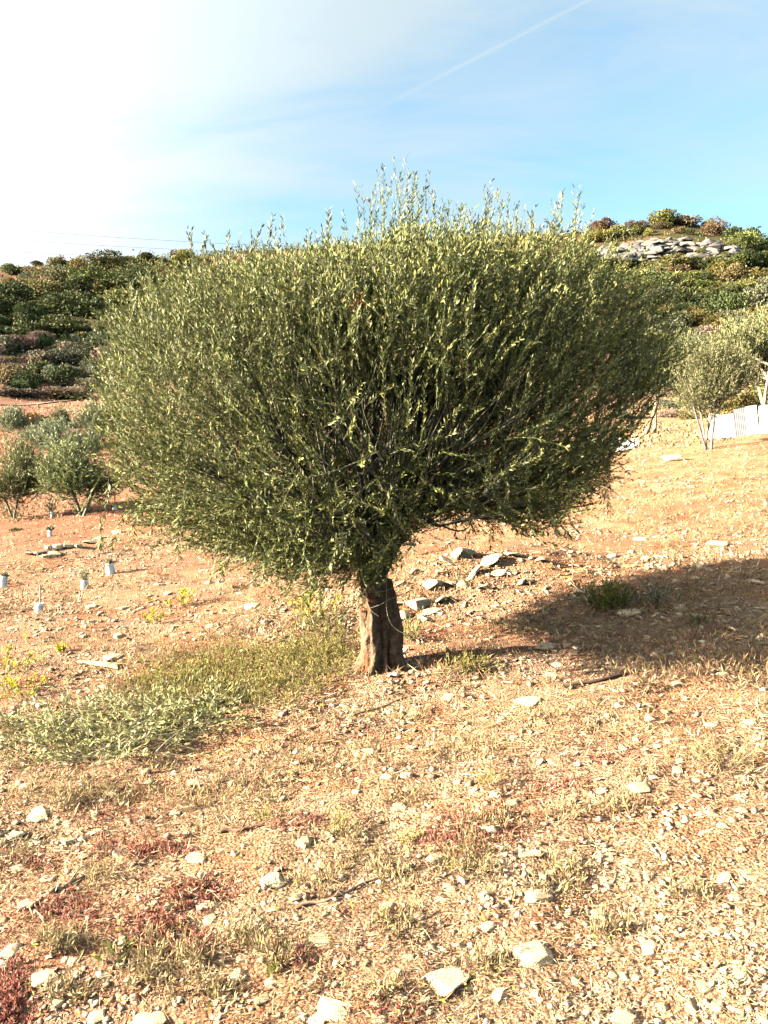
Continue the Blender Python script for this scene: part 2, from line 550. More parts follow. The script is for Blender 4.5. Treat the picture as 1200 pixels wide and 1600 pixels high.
def strip_road():
    """pale track on the terrace edge in the hollow"""
    n = 60
    P = []
    for k in range(n):
        px = -120 + 520 * k / (n - 1)
        u = (px - 600) / F
        P.append((u * 71.5, 71.5 + 1.2 * math.sin(k * .2), ))
    mb = MB()
    V = []
    for x, y in P:
        for d in (-1.5, -.5, .5, 1.5):
            V.append((x, y + d, Hs(x, y + d) + .10))
    i = np.arange(n * 4).reshape(n, 4)
    q = np.stack([i[:-1, :-1], i[1:, :-1], i[1:, 1:], i[:-1, 1:]], -1).reshape(-1, 4)
    mb.add(np.array(V), np.concatenate([q[:, [0, 1, 2]], q[:, [0, 2, 3]]]), [.34, .29, .25])
    o = obj('dirt_road', mb.mesh('dirt_road'), MAT_GROUND)
    tag(o, kind='structure', label='pale dirt track along the terrace below the wooded hill')


strip_road()


# ------------------------------------------------------------------ olive trees
def bez(A, B, Cc, k):
    t = np.linspace(0, 1, k)[None, :, None]
    return A[:, None] * (1 - t) ** 2 + 2 * B[:, None] * t * (1 - t) + Cc[:, None] * t ** 2


def kmeans(P, k, it=8):
    c = P[rng.choice(len(P), k, replace=False)].copy()
    for _ in range(it):
        a = ((P[:, None] - c[None]) ** 2).sum(-1).argmin(1)
        for j in range(k):
            if (a == j).any():
                c[j] = P[a == j].mean(0)
    return a, c


LEAF_COLS = [[.185, .190, .050], [.115, .134, .038], [.265, .255, .075], [.215, .225, .120], [.060, .080, .030]]
LEAF_W = [.33, .22, .16, .20, .09]


def leafy_shoots(mb_leaf, mb_twig, base, dirs, length, leaf_len, leaf_w, per, cols, weights, curl=0.18, twig_r=.0019, twig_col=(.13, .13, .06), kpts=3, bright=None):
    n = len(base)
    dirs = nz(dirs)
    side = rng.normal(size=(n, 3)) * curl
    mid = base + dirs * length[:, None] * .5 - side * length[:, None] * .5
    tip = base + dirs * length[:, None] + side * length[:, None] * .35 + np.array([0, 0, 1.]) * length[:, None] * .10
    P = bez(base, mid, tip, kpts)
    rad = np.linspace(1, .35, kpts)[None] * twig_r * (0.8 + .5 * rng.random((n, 1)))
    mb_twig.tubes(P, rad, cjit(twig_col, n, .2, .05), 3)
    # leaves in opposite pairs up the shoot
    t = (np.arange(per) + .5) / per
    t = np.clip(.10 + .92 * t[None] + rng.normal(size=(n, per)) * .012, 0, 1)
    q = t[..., None]
    pos = base[:, None] * (1 - q) ** 2 + 2 * mid[:, None] * q * (1 - q) + tip[:, None] * q ** 2
    tan = nz(2 * (1 - q) * (mid - base)[:, None] + 2 * q * (tip - mid)[:, None])
    ref = nz(np.cross(tan, rng.normal(size=(n, 1, 3))))
    ref2 = np.cross(tan, ref)
    ang = (np.arange(per) % 4) * (math.pi / 2) * 1.0
    ang = np.where(np.arange(per) % 2 == 0, ang, ang + math.pi / 2 + .0)[None] + rng.normal(size=(n, per)) * .35
    sd = np.cos(ang)[..., None] * ref + np.sin(ang)[..., None] * ref2
    open_ = (.55 + .25 * rng.random((n, per)))[..., None]
    D = tan * 1.0 + sd * open_ + np.array([0, 0, .12])
    keep = rng.random((n, per)) > .06
    pos, D, tan2 = pos[keep], D[keep], np.broadcast_to(tan, D.shape)[keep]
    m = len(pos)
    L = leaf_len * (.65 + .6 * rng.random(m))
    col = cmix(cols, m, weights, .16, .05)
    br = np.repeat((1 + .18 * rng.normal(size=(n, 1))), per, 1)[keep]
    col = np.clip(col * np.clip(br, .6, 1.5)[:, None], .005, .8)
    mb_leaf.leaves(pos, D, L, leaf_w * (.7 + .5 * rng.random(m)) * L / leaf_len, col, .22, up=tan2 + .5 * rng.normal(size=(m, 3)))
    return P


def gnarled_trunk(path, rad, seed, ridges=5, col=(.17, .115, .075), sides=72, rings=70, flare=.5):
    """trunk with twisted ridges along a polyline path (list of Vectors)"""
    path = np.array(path, float); rad = np.array(rad, float)
    t = np.linspace(0, 1, len(path)); tt = np.linspace(0, 1, rings)
    Pc = np.stack([np.interp(tt, t, path[:, k]) for k in range(3)], -1)
    Rr = np.interp(tt, t, rad)
    an = np.arange(sides) / sides * 2 * math.pi
    AN, T = np.meshgrid(an, tt)
    tw = AN + 1.1 * T + .35 * np.sin(5 * T + seed)
    rid = .07 * np.sin(ridges * tw + seed + 1.5 * T) + .055 * np.sin((ridges * 2 + 1) * tw + 1.7 * seed + 3 * T) + .045 * np.sin(17 * tw + 6 * T)
    lump = .42 * fbm(np.cos(AN) * 1.6 + 7 * seed, T * 4 + np.sin(AN) * 1.6, seed, 4) + .16 * fbm(np.cos(AN) * 5 + seed, T * 9 + np.sin(AN) * 5, seed + 3, 3)
    flr = 1 + flare * np.exp(-T * 9) * (1 + .5 * np.sin(4 * AN + seed))
    Rm = Rr[:, None] * (1 + rid + lump) * flr
    V = Pc[:, None] + np.stack([np.cos(AN) * Rm, np.sin(AN) * Rm, np.zeros_like(AN)], -1)
    i = np.arange(rings * sides).reshape(rings, sides)
    a, d = i[:-1], i[1:]
    b, c = np.roll(a, -1, 1), np.roll(d, -1, 1)
    tri = np.concatenate([np.stack([a, b, c], -1).reshape(-1, 3), np.stack([a, c, d], -1).reshape(-1, 3)])
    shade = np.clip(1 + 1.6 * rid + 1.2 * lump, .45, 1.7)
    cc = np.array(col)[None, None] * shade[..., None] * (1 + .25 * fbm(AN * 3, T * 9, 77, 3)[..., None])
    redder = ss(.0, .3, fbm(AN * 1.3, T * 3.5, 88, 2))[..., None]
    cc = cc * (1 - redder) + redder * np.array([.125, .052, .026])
    return V.reshape(-1, 3), tri, np.clip(cc, .01, .8).reshape(-1, 3)


def main_olive():
    root = empty('olive_tree', TREE, 'large round-crowned olive tree with a thick gnarled trunk on the stony slope', 'tree')
    o3 = np.array(TREE)
    px2m = 5.8 / F
    # ---- trunk
    base_z = -.06
    path = [(-.02, 0, base_z), (-.02, 0, .08), (-.03, 0, .30), (-.035, .0, .50), (-.06, .01, .68), (-.08, .02, .84), (-.09, .04, .98)]
    rad = [.128, .118, .112, .108, .102, .094, .078]
    V, T, cc = gnarled_trunk(path, rad, 2.3, 4, flare=.75, col=(.115, .072, .046))
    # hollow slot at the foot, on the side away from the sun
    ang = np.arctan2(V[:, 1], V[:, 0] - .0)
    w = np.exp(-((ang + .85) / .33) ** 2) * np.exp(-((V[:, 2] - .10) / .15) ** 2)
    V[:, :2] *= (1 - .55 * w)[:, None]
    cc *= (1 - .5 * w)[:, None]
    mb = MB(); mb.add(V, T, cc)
    # a second strand on the sunny side, its paler colour painting the lit edge
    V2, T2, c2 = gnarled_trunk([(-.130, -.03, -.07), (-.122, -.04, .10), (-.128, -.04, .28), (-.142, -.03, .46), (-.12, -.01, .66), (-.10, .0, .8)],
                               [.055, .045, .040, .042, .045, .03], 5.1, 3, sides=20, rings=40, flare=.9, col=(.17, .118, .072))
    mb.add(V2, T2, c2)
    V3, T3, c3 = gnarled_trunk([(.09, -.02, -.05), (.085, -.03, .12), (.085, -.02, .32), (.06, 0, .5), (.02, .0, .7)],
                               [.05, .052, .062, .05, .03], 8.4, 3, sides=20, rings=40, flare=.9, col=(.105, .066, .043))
    mb.add(V3, T3, c3)
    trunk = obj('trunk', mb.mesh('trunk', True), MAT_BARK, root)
    # ---- crown outline, in the plane of the trunk
    outl = [(142, 650), (168, 570), (215, 512), (275, 472), (340, 446), (450, 432), (560, 424), (680, 412), (800, 414), (885, 424), (945, 448), (1000, 496),
            (1032, 550), (1030, 610), (1008, 665), (985, 715), (955, 775), (905, 838), (850, 862), (780, 838), (720, 812), (670, 832), (620, 885), (560, 915),
            (480, 940), (400, 925), (330, 905), (250, 875), (190, 822), (155, 735)]
    cx, cy = 590, 620
    oa = np.array([math.atan2(cy - y, x - cx) for x, y in outl]); orr = np.array([math.hypot(x - cx, y - cy) for x, y in outl]) * px2m
    k = np.argsort(oa); oa, orr = oa[k], orr[k]
    oa = np.concatenate([oa - 2 * math.pi, oa, oa + 2 * math.pi]); orr = np.tile(orr, 3)
    cc0 = np.array([(cx - 600) * px2m, 0.0, CAM_Z + (720 - cy) * px2m - TREE.z])
    RY = 1.75

    def rho(x, z):
        return np.interp(np.arctan2(z, x), oa, orr)

    EE, SQ = 2.45, .94

    def env(P):
        q = P - cc0
        lat = np.hypot(q[:, 0], q[:, 2])
        d = nz(q)
        lump = 1 + .17 * fbm(d[:, 0] * 2.3 + 5, d[:, 2] * 2.3 + 1.7 * d[:, 1] + 9, 303, 3)
        return (1 / lump) * ((lat / (rho(q[:, 0], q[:, 2]) * SQ)) ** EE + (np.abs(q[:, 1]) / RY) ** EE) ** (1 / EE)

    def sample(n, lo, hi, pw=1.9):
        d = nz(rng.normal(size=(n, 3)))
        t = lo + (hi - lo) * rng.random(n) ** (1 / pw)
        return cc0 + d * (t / env(cc0 + d))[:, None]

    def fit(base, d, L, slack=.035):
        """slide shoots back along themselves until their tips lie in the crown"""
        lim = 1.0 + slack * rng.normal(size=len(base))
        for _ in range(5):
            over = np.clip(env(base + d * L[:, None]) - lim, 0, .5)
            base = base - d * (over * 1.2)[:, None]
        return base

    def pockets(P):
        """the shaded flank has hollows where one looks into the crown"""
        h = fbm(P[:, 0] * 2.1 + 3, P[:, 2] * 2.1 + .7 * P[:, 1], 207, 3)
        reg = ss(-.8, -.1, P[:, 0]) * ss(1.5, 1.0, P[:, 0]) * ss(2.7, 2.1, P[:, 2]) * ss(.2, -.4, P[:, 1])
        deep = ss(.92, .70, env(P))
        cull = np.clip(.46 + 2.4 * h + .35 * deep, .20, .98) * reg
        wall = -.35 - .45 * np.clip(.5 + 1.6 * h, 0, 1)
        cave = ss(-1.0, -.45, P[:, 0] + .25 * (P[:, 2] - 1.6)) * ss(1.95, 1.55, P[:, 0]) * ss(2.35, 1.95, P[:, 2] + .25 * h) * (P[:, 1] < wall)
        return rng.random(len(P)) > np.maximum(cull, .84 * cave)
    N3 = 760
    P3 = sample(N3, .30, .86, 1.7)
    P3 = P3[P3[:, 2] > .62]
    a2, c2_ = kmeans(P3, 52)
    fork = np.array([-.08, .02, .86])
    P2 = fork + (c2_ - fork) * .62 + rng.normal(size=c2_.shape) * .05
    P2[:, 2] = np.maximum(P2[:, 2], .78)
    a1, c1_ = kmeans(P2, 7)
    P1 = fork + (c1_ - fork) * .5
    P1[:, 2] += .05
    limbs = MB()
    up = np.array([0, 0, 1.])
    n1 = len(P1)
    st = np.tile(fork, (n1, 1)) + rng.normal(size=(n1, 3)) * .02 - up * .1
    limbs.tubes(bez(st, (st + P1) / 2 + up * .08 + rng.normal(size=(n1, 3)) * .04, P1, 8), np.linspace(.060, .030, 8)[None] * (0.85 + .3 * rng.random((n1, 1))), cjit([.075, .06, .045], n1, .1), 8)
    S = P1[a1]
    limbs.tubes(bez(S, (S + P2) / 2 + up * .04 + rng.normal(size=P2.shape) * .06, P2, 7), np.linspace(.024, .010, 7)[None] * (.8 + .4 * rng.random((len(P2), 1))), cjit([.075, .063, .048], len(P2), .1), 6)
    obj('limb', limbs.mesh('limb', True), MAT_BARK, root)
    twigs, leaf = MB(), MB()
    S = P2[a2]
    out2 = nz(P3 - np.array([0, 0, .9]))
    B = bez(S, (S + P3) / 2 - up * .10 - out2 * .02 + rng.normal(size=P3.shape) * .09, P3, 8)
    twigs.tubes(B, np.linspace(.009, .0036, 8)[None] * (.7 + .6 * rng.random((len(P3), 1))), cjit([.10, .095, .065], len(P3), .15, .04), 4)

    def shoot_dirs(P, n):
        rel = P - np.array([0, 0, .95]) - np.array([cc0[0], 0, 0])
        out = nz(rel * np.array([1, 1.1, .9]))
        upw = np.clip((P[:, 2] - 1.15) / .9, -.35, 1)[:, None] * .75
        return nz(out * .9 + up * upw * .72 + rng.normal(size=(n, 3)) * .58)
    # several shoots from every fine branch
    per3 = 11
    bi = np.repeat(np.arange(len(P3)), per3)
    tq = .45 + .55 * rng.random(len(bi))
    f = tq * 7; i0 = np.minimum(f.astype(int), 6); ff = (f - i0)[:, None]
    base = B[bi, i0] * (1 - ff) + B[bi, i0 + 1] * ff
    Ln = (.26 + .26 * rng.random(len(base)))
    dd = shoot_dirs(base, len(base)); base = fit(base, dd, Ln); k = pockets(base + dd * Ln[:, None])
    leafy_shoots(leaf, twigs, base[k], dd[k], Ln[k], .032, .0082, 42, LEAF_COLS, LEAF_W)
    # the clipped outer face: a thicket of short upright shoots close to the surface
    n = 8600
    base = sample(n, .78, .95, 1)
    base = base[base[:, 2] > .60]
    Ln = .20 + .22 * rng.random(len(base))
    dd = shoot_dirs(base, len(base)); base = fit(base, dd, Ln, .05); k = pockets(base + dd * Ln[:, None])
    leafy_shoots(leaf, twigs, base[k], dd[k], Ln[k], .032, .0082, 40, LEAF_COLS, LEAF_W)
    # the far half and the right flank, closed behind the hollows
    base = sample(5200, .35, .92, 1.3)
    base = base[((base[:, 1] > .1) | ((base[:, 0] > .75) & (base[:, 1] > -.9))) & (base[:, 2] > .72)][:3000]
    Ln = .24 + .2 * rng.random(len(base)); dd = shoot_dirs(base, len(base)); base = fit(base, dd, Ln)
    leafy_shoots(leaf, twigs, base, dd, Ln, .046, .0150, 24, LEAF_COLS, LEAF_W)
    # tall water shoots on top: (photo column, row of the tip)
    tops, tips = [], []
    for px, py, cnt, spread, dy in ((625, 284, 16, 34, .0), (660, 300, 12, 26, .2), (700, 330, 8, 22, .1), (585, 318, 7, 18, -.2), (520, 345, 9, 26, .1), (560, 335, 6, 20, 0),
                                    (430, 362, 9, 30, .2), (300, 372, 5, 16, .1), (365, 372, 6, 22, 0), (762, 312, 6, 12, .1), (800, 328, 8, 18, 0), (835, 345, 6, 18, .2), (872, 318, 10, 22, .1),
                                    (905, 340, 4, 10, 0), (735, 345, 5, 16, 0), (200, 490, 6, 14, .0), (215, 470, 6, 14, .2), (243, 450, 5, 12, 0), (160, 590, 6, 12, 0), (175, 540, 5, 12, .1), (985, 450, 6, 18, 0)):
        for _ in range(cnt):
            x = px + spread * rng.normal() * .6; y = py + abs(rng.normal()) * 22
            tip = np.array([(x - 600) * px2m, dy + .15 * rng.normal(), CAM_Z + (720 - y) * px2m - TREE.z])
            tip *= np.array([1 + tip[1] / 5.8, 1, 1]); tip[2] += (tip[2] + TREE.z - CAM_Z) * tip[1] / 5.8
            lean = np.array([-.12 * (x - 590) / 400 - .02 + .06 * rng.normal(), .05 * rng.normal(), -1]) if py < 400 else np.array([.35 + .1 * rng.normal(), .05 * rng.normal(), -.9])
            b = tip + lean * (.5 + .25 * rng.random() if py < 340 else .38 + .15 * rng.random())
            tops.append(b); tips.append(tip)
    tops, tips = np.array(tops), np.array(tips)
    dv = tips - tops
    leafy_shoots(leaf, twigs, tops, dv, np.linalg.norm(dv, axis=1), .040, .0105, 46, LEAF_COLS, [.2, .2, .1, .35, .15], curl=.16, twig_r=.0026)
    # thin hanging sprays low on both sides of the trunk
    hang = []
    for px, py, cnt, sx, sy in ((500, 920, 60, 45, 28), (450, 905, 44, 50, 22), (380, 885, 34, 45, 18), (520, 965, 18, 30, 25), (300, 860, 30, 40, 14), (720, 845, 20, 25, 16),
                                (790, 850, 18, 30, 18), (865, 848, 26, 22, 14), (915, 800, 24, 16, 16), (600, 890, 22, 24, 14), (640, 860, 16, 20, 14)):
        for _ in range(cnt):
            x, y = px + sx * rng.normal(), py - 30 + sy * rng.normal()
            hang.append(((x - 600) * px2m, .5 * rng.normal() - .1, max(CAM_Z + (720 - y) * px2m - TREE.z, .30)))
    hang = np.array(hang)
    src = hang + np.stack([-.28 * np.sign(hang[:, 0]) * rng.random(len(hang)), .1 * rng.normal(size=len(hang)), .22 + .28 * rng.random(len(hang))], -1)
    hd = hang - src
    leafy_shoots(leaf, twigs, src, hd, np.linalg.norm(hd, axis=1), .044, .0112, 34, LEAF_COLS, LEAF_W, curl=.10)
    # long bare, pale, arching twigs in the shaded heart
    n = 300
    A = sample(n, .40, .78, 1); A = A[(A[:, 1] < .3) & (A[:, 2] > .8)]
    dv = shoot_dirs(A, len(A)) * (.35 + .4 * rng.random((len(A), 1)))
    dv[:, 1] -= .28
    E = A + dv + up * .10
    k = (env(E) < .97) & (env(A + dv) < .97); A, dv, E = A[k], dv[k], E[k]
    twigs.tubes(bez(A, A + dv * .6 - up * .14 + rng.normal(size=A.shape) * .05, E, 8), np.linspace(.0046, .0018, 8)[None] * (.8 + .5 * rng.random((len(A), 1))), cjit([.26, .235, .165], len(A), .2, .03), 4)
    crown = tag(obj('crown', leaf.mesh('crown'), MAT_LEAF, root), kind='stuff')
    tag(obj('twig', twigs.mesh('twig'), MAT_TWIG, root), kind='stuff')
    # a withered orange spray caught in the leaves
    wi = MB()
    n = 70
    c0 = np.array([(558 - 600) * 4.35 / F, -1.45, CAM_Z + (720 - 480) * 4.35 / F - TREE.z])
    wi.leaves(c0 + rng.normal(size=(n, 3)) * np.array([.03, .03, .022]), rng.normal(size=(n, 3)) + np.array([-.3, 0, .6]), .032, .010, cjit([.42, .13, .045], n, .2, .06))
    tag(obj('withered_spray', wi.mesh('withered_spray'), MAT_LEAF, root), kind='stuff')
    # the thin pale sucker that loops down past the trunk
    sk = MB()
    pts = np.array([[(604, 880), (604, 930), (604, 962), (615, 985), (640, 996), (655, 995)],
                    [(566, 926), (580, 927), (597, 926), (613, 921), (628, 912), (645, 903)],
                    [(579, 952), (588, 949), (598, 945), (608, 938), (618, 935), (628, 930)],
                    [(573, 890), (572, 912), (572, 930), (575, 948), (581, 958), (592, 965)]], float)
    P = np.stack([(pts[..., 0] - 600) * 5.58 / F, np.full(pts.shape[:2], -.22), CAM_Z + (720 - pts[..., 1]) * 5.58 / F - TREE.z], -1)
    for _ in range(3):                          # round the corners
        P = np.concatenate([P[:, :1], np.stack([P[:, :-1] * .75 + P[:, 1:] * .25, P[:, :-1] * .25 + P[:, 1:] * .75], 2).reshape(len(P), -1, 3), P[:, -1:]], 1)
    sk.tubes(P, np.full(P.shape[:2], .0028), np.array([.26, .21, .14]), 5)
    obj('sucker', sk.mesh('sucker', True), MAT_TWIG, root)
    return root


main_olive()


def young_olive(name, h, w, seed, n_shoot, leaf_len, cols, stems=3, lowskirt=.12, wts=None, per=16):
    """prototype parts (trunk mesh, crown mesh) of a smaller olive"""
    global rng
    keep = rng; rng = np.random.default_rng(seed)
    tr, lf = MB(), MB()
    k = 7
    cz = h * (1 + lowskirt) / 2
    base = np.zeros((stems, 3)); base[:, :2] = rng.normal(size=(stems, 2)) * .03 * h
    base[:, 2] = -.12
    tip = np.zeros((stems, 3)); a = np.arange(stems) / stems * 6.28 + rng.random() * 6
    tip[:, 0], tip[:, 1], tip[:, 2] = np.cos(a) * w * .22, np.sin(a) * w * .22, h * .62
    P = bez(base, (base + tip) / 2 + rng.normal(size=tip.shape) * .05 * h - np.array([0, 0, .0]), tip, k)
    tr.tubes(P, np.linspace(.014, .007, k)[None] * h * (.8 + .4 * rng.random((stems, 1))) * (1.5 if stems < 3 else 1), cjit([.21, .18, .13], stems, .1), 7)
    # lobes
    nl = 11
    ld = nz(rng.normal(size=(nl, 3)))
    lc = np.array([0, 0, cz]) + ld * np.array([w * .26, w * .26, (h - cz) * .48])
    q = rng.choice(nl, n_shoot)
    d = nz(rng.normal(size=(n_shoot, 3)))
    b = lc[q] + d * np.array([w * .22, w * .22, (h - cz) * .48]) * (rng.random((n_shoot, 1)) ** .5)
    b = b[b[:, 2] > h * lowskirt * .8]
    # twigs from the stems to the lobes
    L0 = P[rng.choice(stems, nl), 4 + rng.choice(2, nl)]
    tr.tubes(bez(L0, (L0 + lc) / 2 + rng.normal(size=lc.shape) * .04 * h, lc, 5), np.linspace(.011, .004, 5)[None] * h * np.ones((nl, 1)), cjit([.24, .2, .14], nl, .1), 5)
    out = nz(b - np.array([0, 0, h * .35]))
    dirs = nz(out * .8 + np.array([0, 0, .6]) + rng.normal(size=b.shape) * .4)
    leafy_shoots(lf, lf, b, dirs, h * (.10 + .09 * rng.random(len(b))), leaf_len, leaf_len * .30, per, cols, wts, twig_r=.0012 * h, kpts=3)
    rng = keep
    return tr.mesh(name + '_trunk', True), lf.mesh(name + '_crown')


YG = [[.205, .205, .085], [.155, .165, .068], [.26, .25, .115], [.11, .125, .05]]      # sunlit yellow green olives of the slope
GG = [[.27, .275, .15], [.20, .215, .11], [.34, .335, .20], [.14, .15, .07]]           # silvery grey ones of the hollow
OG = [[.23, .225, .085], [.16, .165, .065], [.30, .28, .12], [.10, .11, .045]]
PROTO = {
    'slope': young_olive('slope_olive', 3.0, 3.0, 3, 1500, .085, YG, 4, .22),
    'slope2': young_olive('slope_olive_b', 3.0, 2.8, 13, 1500, .085, YG, 2, .24),
    'bush': young_olive('young_olive', 2.0, 2.1, 5, 1100, .085, OG, 2, .08),
    'silver': young_olive('silver_olive', 1.8, 2.1, 8, 700, .095, GG, 3, .06),
    'silver2': young_olive('silver_olive_b', 1.8, 2.6, 28, 700, .095, GG, 3, .03),
}


def plant_olive(kind, h, px, py, label, group=None, wide=1.0, dist=None):
    p = gpt(px, py)
    if dist:                                   # behind a crest or another tree: distance given, on the ground there
        d = ray(px, py); t = dist / d[1]
        p = Vector((d[0] * t, dist, Hs(d[0] * t, dist)))
    h0 = {'slope': 3.0, 'slope2': 3.0, 'bush': 2.0, 'silver': 1.8, 'silver2': 1.8}[kind]
    r = empty('olive_tree', p, label, 'tree', group, random.uniform(0, 6.28))
    s = h / h0
    r.scale = (s * wide, s * wide, s)
    t, c = PROTO[kind]
    obj('trunk', t, MAT_BARK, r)
    tag(obj('crown', c, MAT_LEAF_FAR, r), kind='stuff')
    return r


def m_per_px(px, py):
    return gpt(px, py).y / F


plant_olive('slope', 160 * m_per_px(1103, 703), 1103, 703, 'airy olive tree with slender forked stems in front of the white fence panels', wide=.95)
plant_olive('slope2', 185 * m_per_px(1192, 672), 1192, 668, 'tall pale olive tree rising at the end of the white fence', wide=1.05)
plant_olive('slope2', 150 * m_per_px(1020, 675), 1024, 676, 'olive tree with a dense yellow-green crown behind the big crown\'s right edge', wide=1.0)
plant_olive('bush', 118 * m_per_px(133, 805), 130, 806, 'short-trunked round young olive beside the white sapling guards', wide=1.15)
plant_olive('bush', 125 * m_per_px(20, 810), 20, 812, 'narrow dark young olive on the edge of the red field', wide=.8)
plant_olive('silver2', 78 * m_per_px(105, 728), 108, 728, 'wide silvery bushy olive behind the short-trunked round young olive', wide=1.0)
plant_olive('silver', 56 * m_per_px(28, 692), 28, 694, 'round silvery olive bush below the orange shrub', wide=1.0)
plant_olive('silver2', 50 * m_per_px(60, 715), 60, 712, 'small low silvery olive bush between two larger ones', wide=.7)
plant_olive('silver', 60 * m_per_px(165, 690), 160, 694, 'pale olive bush half hidden by the big crown\'s left edge', wide=1.3)
plant_olive('bush', 46 * m_per_px(90, 685), 90, 682, 'little dark green olive in the hollow below the track', wide=.9)


# ------------------------------------------------------------------ scrub on the hills
def shrub_proto(name, cols, w, seed, n=1700, rx=1.0, rz=.8, leaf=.085, spike=0):
    global rng
    keep = rng; rng = np.random.default_rng(seed)
    mb = MB()
    nl = 9
    if spike:
        t = rng.random(n)
        a = rng.random(n) * 6.28
        rad = rx * (1 - t) ** .8 * (.75 + .4 * rng.random(n))
        P = np.stack([np.cos(a) * rad, np.sin(a) * rad, .05 + t * rz * 2], -1)
        D = nz(np.stack([np.cos(a), np.sin(a), np.full(n, .7)], -1) + rng.normal(size=(n, 3)) * .4)
    else:
        ld = nz(rng.normal(size=(nl, 3)) * np.array([1, 1, .6]))
        lc = ld * np.array([rx * .6, rx * .6, rz * .42]) + np.array([0, 0, rz * .62])
        lr = (.36 + .22 * rng.random(nl)) * rx
        q = rng.choice(nl, n)
        d = nz(rng.normal(size=(n, 3)) + np.array([0, 0, .35]))
        P = lc[q] + d * (lr[q] * (.72 + .36 * rng.random(n)))[:, None] * np.array([1, 1, .85])
        P[:, 2] = np.maximum(P[:, 2], -.05)
        D = nz(d * .7 + np.array([0, 0, .5]) + rng.normal(size=(n, 3)) * .5)
    L = leaf * (.7 + .8 * rng.random(n))
    mb.leaves(P - D * L[:, None] * .5, D, L * 1.25, L * .85, cmix(cols, n, w, .22, .07), .2)
    # an opaque woody heart of crossing stems
    k = 26
    A = rng.normal(size=(k, 3)) * np.array([.25 * rx, .25 * rx, 0]) - np.array([0, 0, .15])
    E = nz(rng.normal(size=(k, 3)) + np.array([0, 0, .8])) * np.array([rx * .8, rx * .8, rz * (1.6 if spike else .95)]) * .8
    mb.tubes(bez(A, (A + E) / 2, E, 3), np.full((k, 3), .03), cjit([.10, .075, .05], k, .2), 3)
    m = 420                                     # inner leaves that stop the view through
    P = rng.normal(size=(m, 3)) * np.array([rx * .35, rx * .35, rz * .28]) + np.array([0, 0, rz * .5])
    mb.leaves(P, rng.normal(size=(m, 3)), leaf * 2.2, leaf * 1.5, cmix(cols, m, w, .2, .05), .1)
    rng = keep
    return mb.mesh(name)


DK = [[.058, .074, .025], [.040, .055, .021], [.085, .090, .028]]
MG = [[.105, .110, .030], [.075, .09, .028], [.14, .13, .038]]
BR = [[.15, .10, .045], [.11, .085, .04], [.17, .12, .06]]
YO = [[.15, .125, .03], [.12, .11, .03], [.18, .15, .045]]
GY = [[.12, .125, .075], [.10, .11, .06], [.15, .145, .09]]
OR = [[.34, .16, .045], [.28, .14, .05], [.26, .17, .06]]
PK = [[.22, .15, .11], [.18, .13, .09], [.25, .17, .13]]
SH = {}
for kname, cols, sd in (('dark', DK, 1), ('mid', MG, 2), ('brown', BR, 3), ('yellow', YO, 4), ('grey', GY, 5), ('orange', OR, 6), ('pink', PK, 7)):
    SH[kname] = [shrub_proto(kname + '_shrub', cols, None, 100 + sd * 7 + q, rz=.75 + .12 * q, rx=1.0 + .1 * q) for q in range(3)]
SH['cone'] = [shrub_proto('cone_pine', [[.06, .10, .025], [.045, .08, .022]], None, 300, rx=.8, rz=1.1, spike=1)]
LAB = {
    'dark': ('evergreen_shrub', 'dark green rounded evergreen shrub in the wooded belt of the hill', 'shrub', 'dark evergreen shrubs on the hills'),
    'mid': ('green_shrub', 'mid green rounded shrub in the hillside scrub', 'shrub', 'mid green shrubs on the hills'),
    'brown': ('brown_shrub', 'brown autumn-leaved shrub in the scrub near the hill crest', 'shrub', 'brown shrubs on the hills'),
    'yellow': ('yellowish_shrub', 'yellow-green sunlit shrub in the hillside scrub', 'shrub', 'yellow-green shrubs on the hills'),
    'grey': ('olive_shrub', 'grey-green olive bush on the lower hillside terraces', 'shrub', 'grey-green olives on the hillside terraces'),
    'pink': ('dry_shrub', 'dry pinkish-brown bush on the terrace banks below the wooded hill', 'shrub', 'dry bushes on the terrace banks'),
}
SHRUB_N = {k: 0 for k in LAB}
KIND_WORDS = {'dark': 'dark green evergreen shrub', 'mid': 'mid green rounded shrub', 'brown': 'brown autumn shrub', 'yellow': 'yellow-green sunlit shrub',
              'grey': 'grey-green olive bush', 'pink': 'dry pinkish-brown bush'}


def shrub_at(kind, px, py, size_px, label=None, sq=1.0, where=None):
    p = gpt(px, py)
    me = random.choice(SH[kind])
    nm, lb, ct, gr = LAB.get(kind, (kind + '_shrub', label, 'shrub', None))
    o = obj(nm, me, MAT_SCRUB, None, p - Vector((0, 0, .1)))
    s = size_px * p.y / F * .5
    o.scale = (s * random.uniform(.8, 1.5), s * random.uniform(.8, 1.3), s * sq * random.uniform(.65, 1.2))
    o.rotation_euler.z = random.uniform(0, 6.28)
    if where and not label:
        lb, gr = KIND_WORDS[kind] + ' ' + where, KIND_WORDS[kind] + ('es ' if kind in ('grey', 'pink') else 's ') + where
    tag(o, label or lb, ct, None if label else gr)
    if kind in SHRUB_N:
        SHRUB_N[kind] += 1
    return o


def skyline(px):
    return float(np.interp(px, [0, 120, 250, 430, 560, 700, 800, 930, 1000, 1050, 1100, 1130, 1165, 1200, 1300], [415, 412, 408, 388, 384, 372, 366, 358, 350, 346, 350, 362, 376, 380, 384]))


CLIFF = [(940, 402), (1165, 402)]


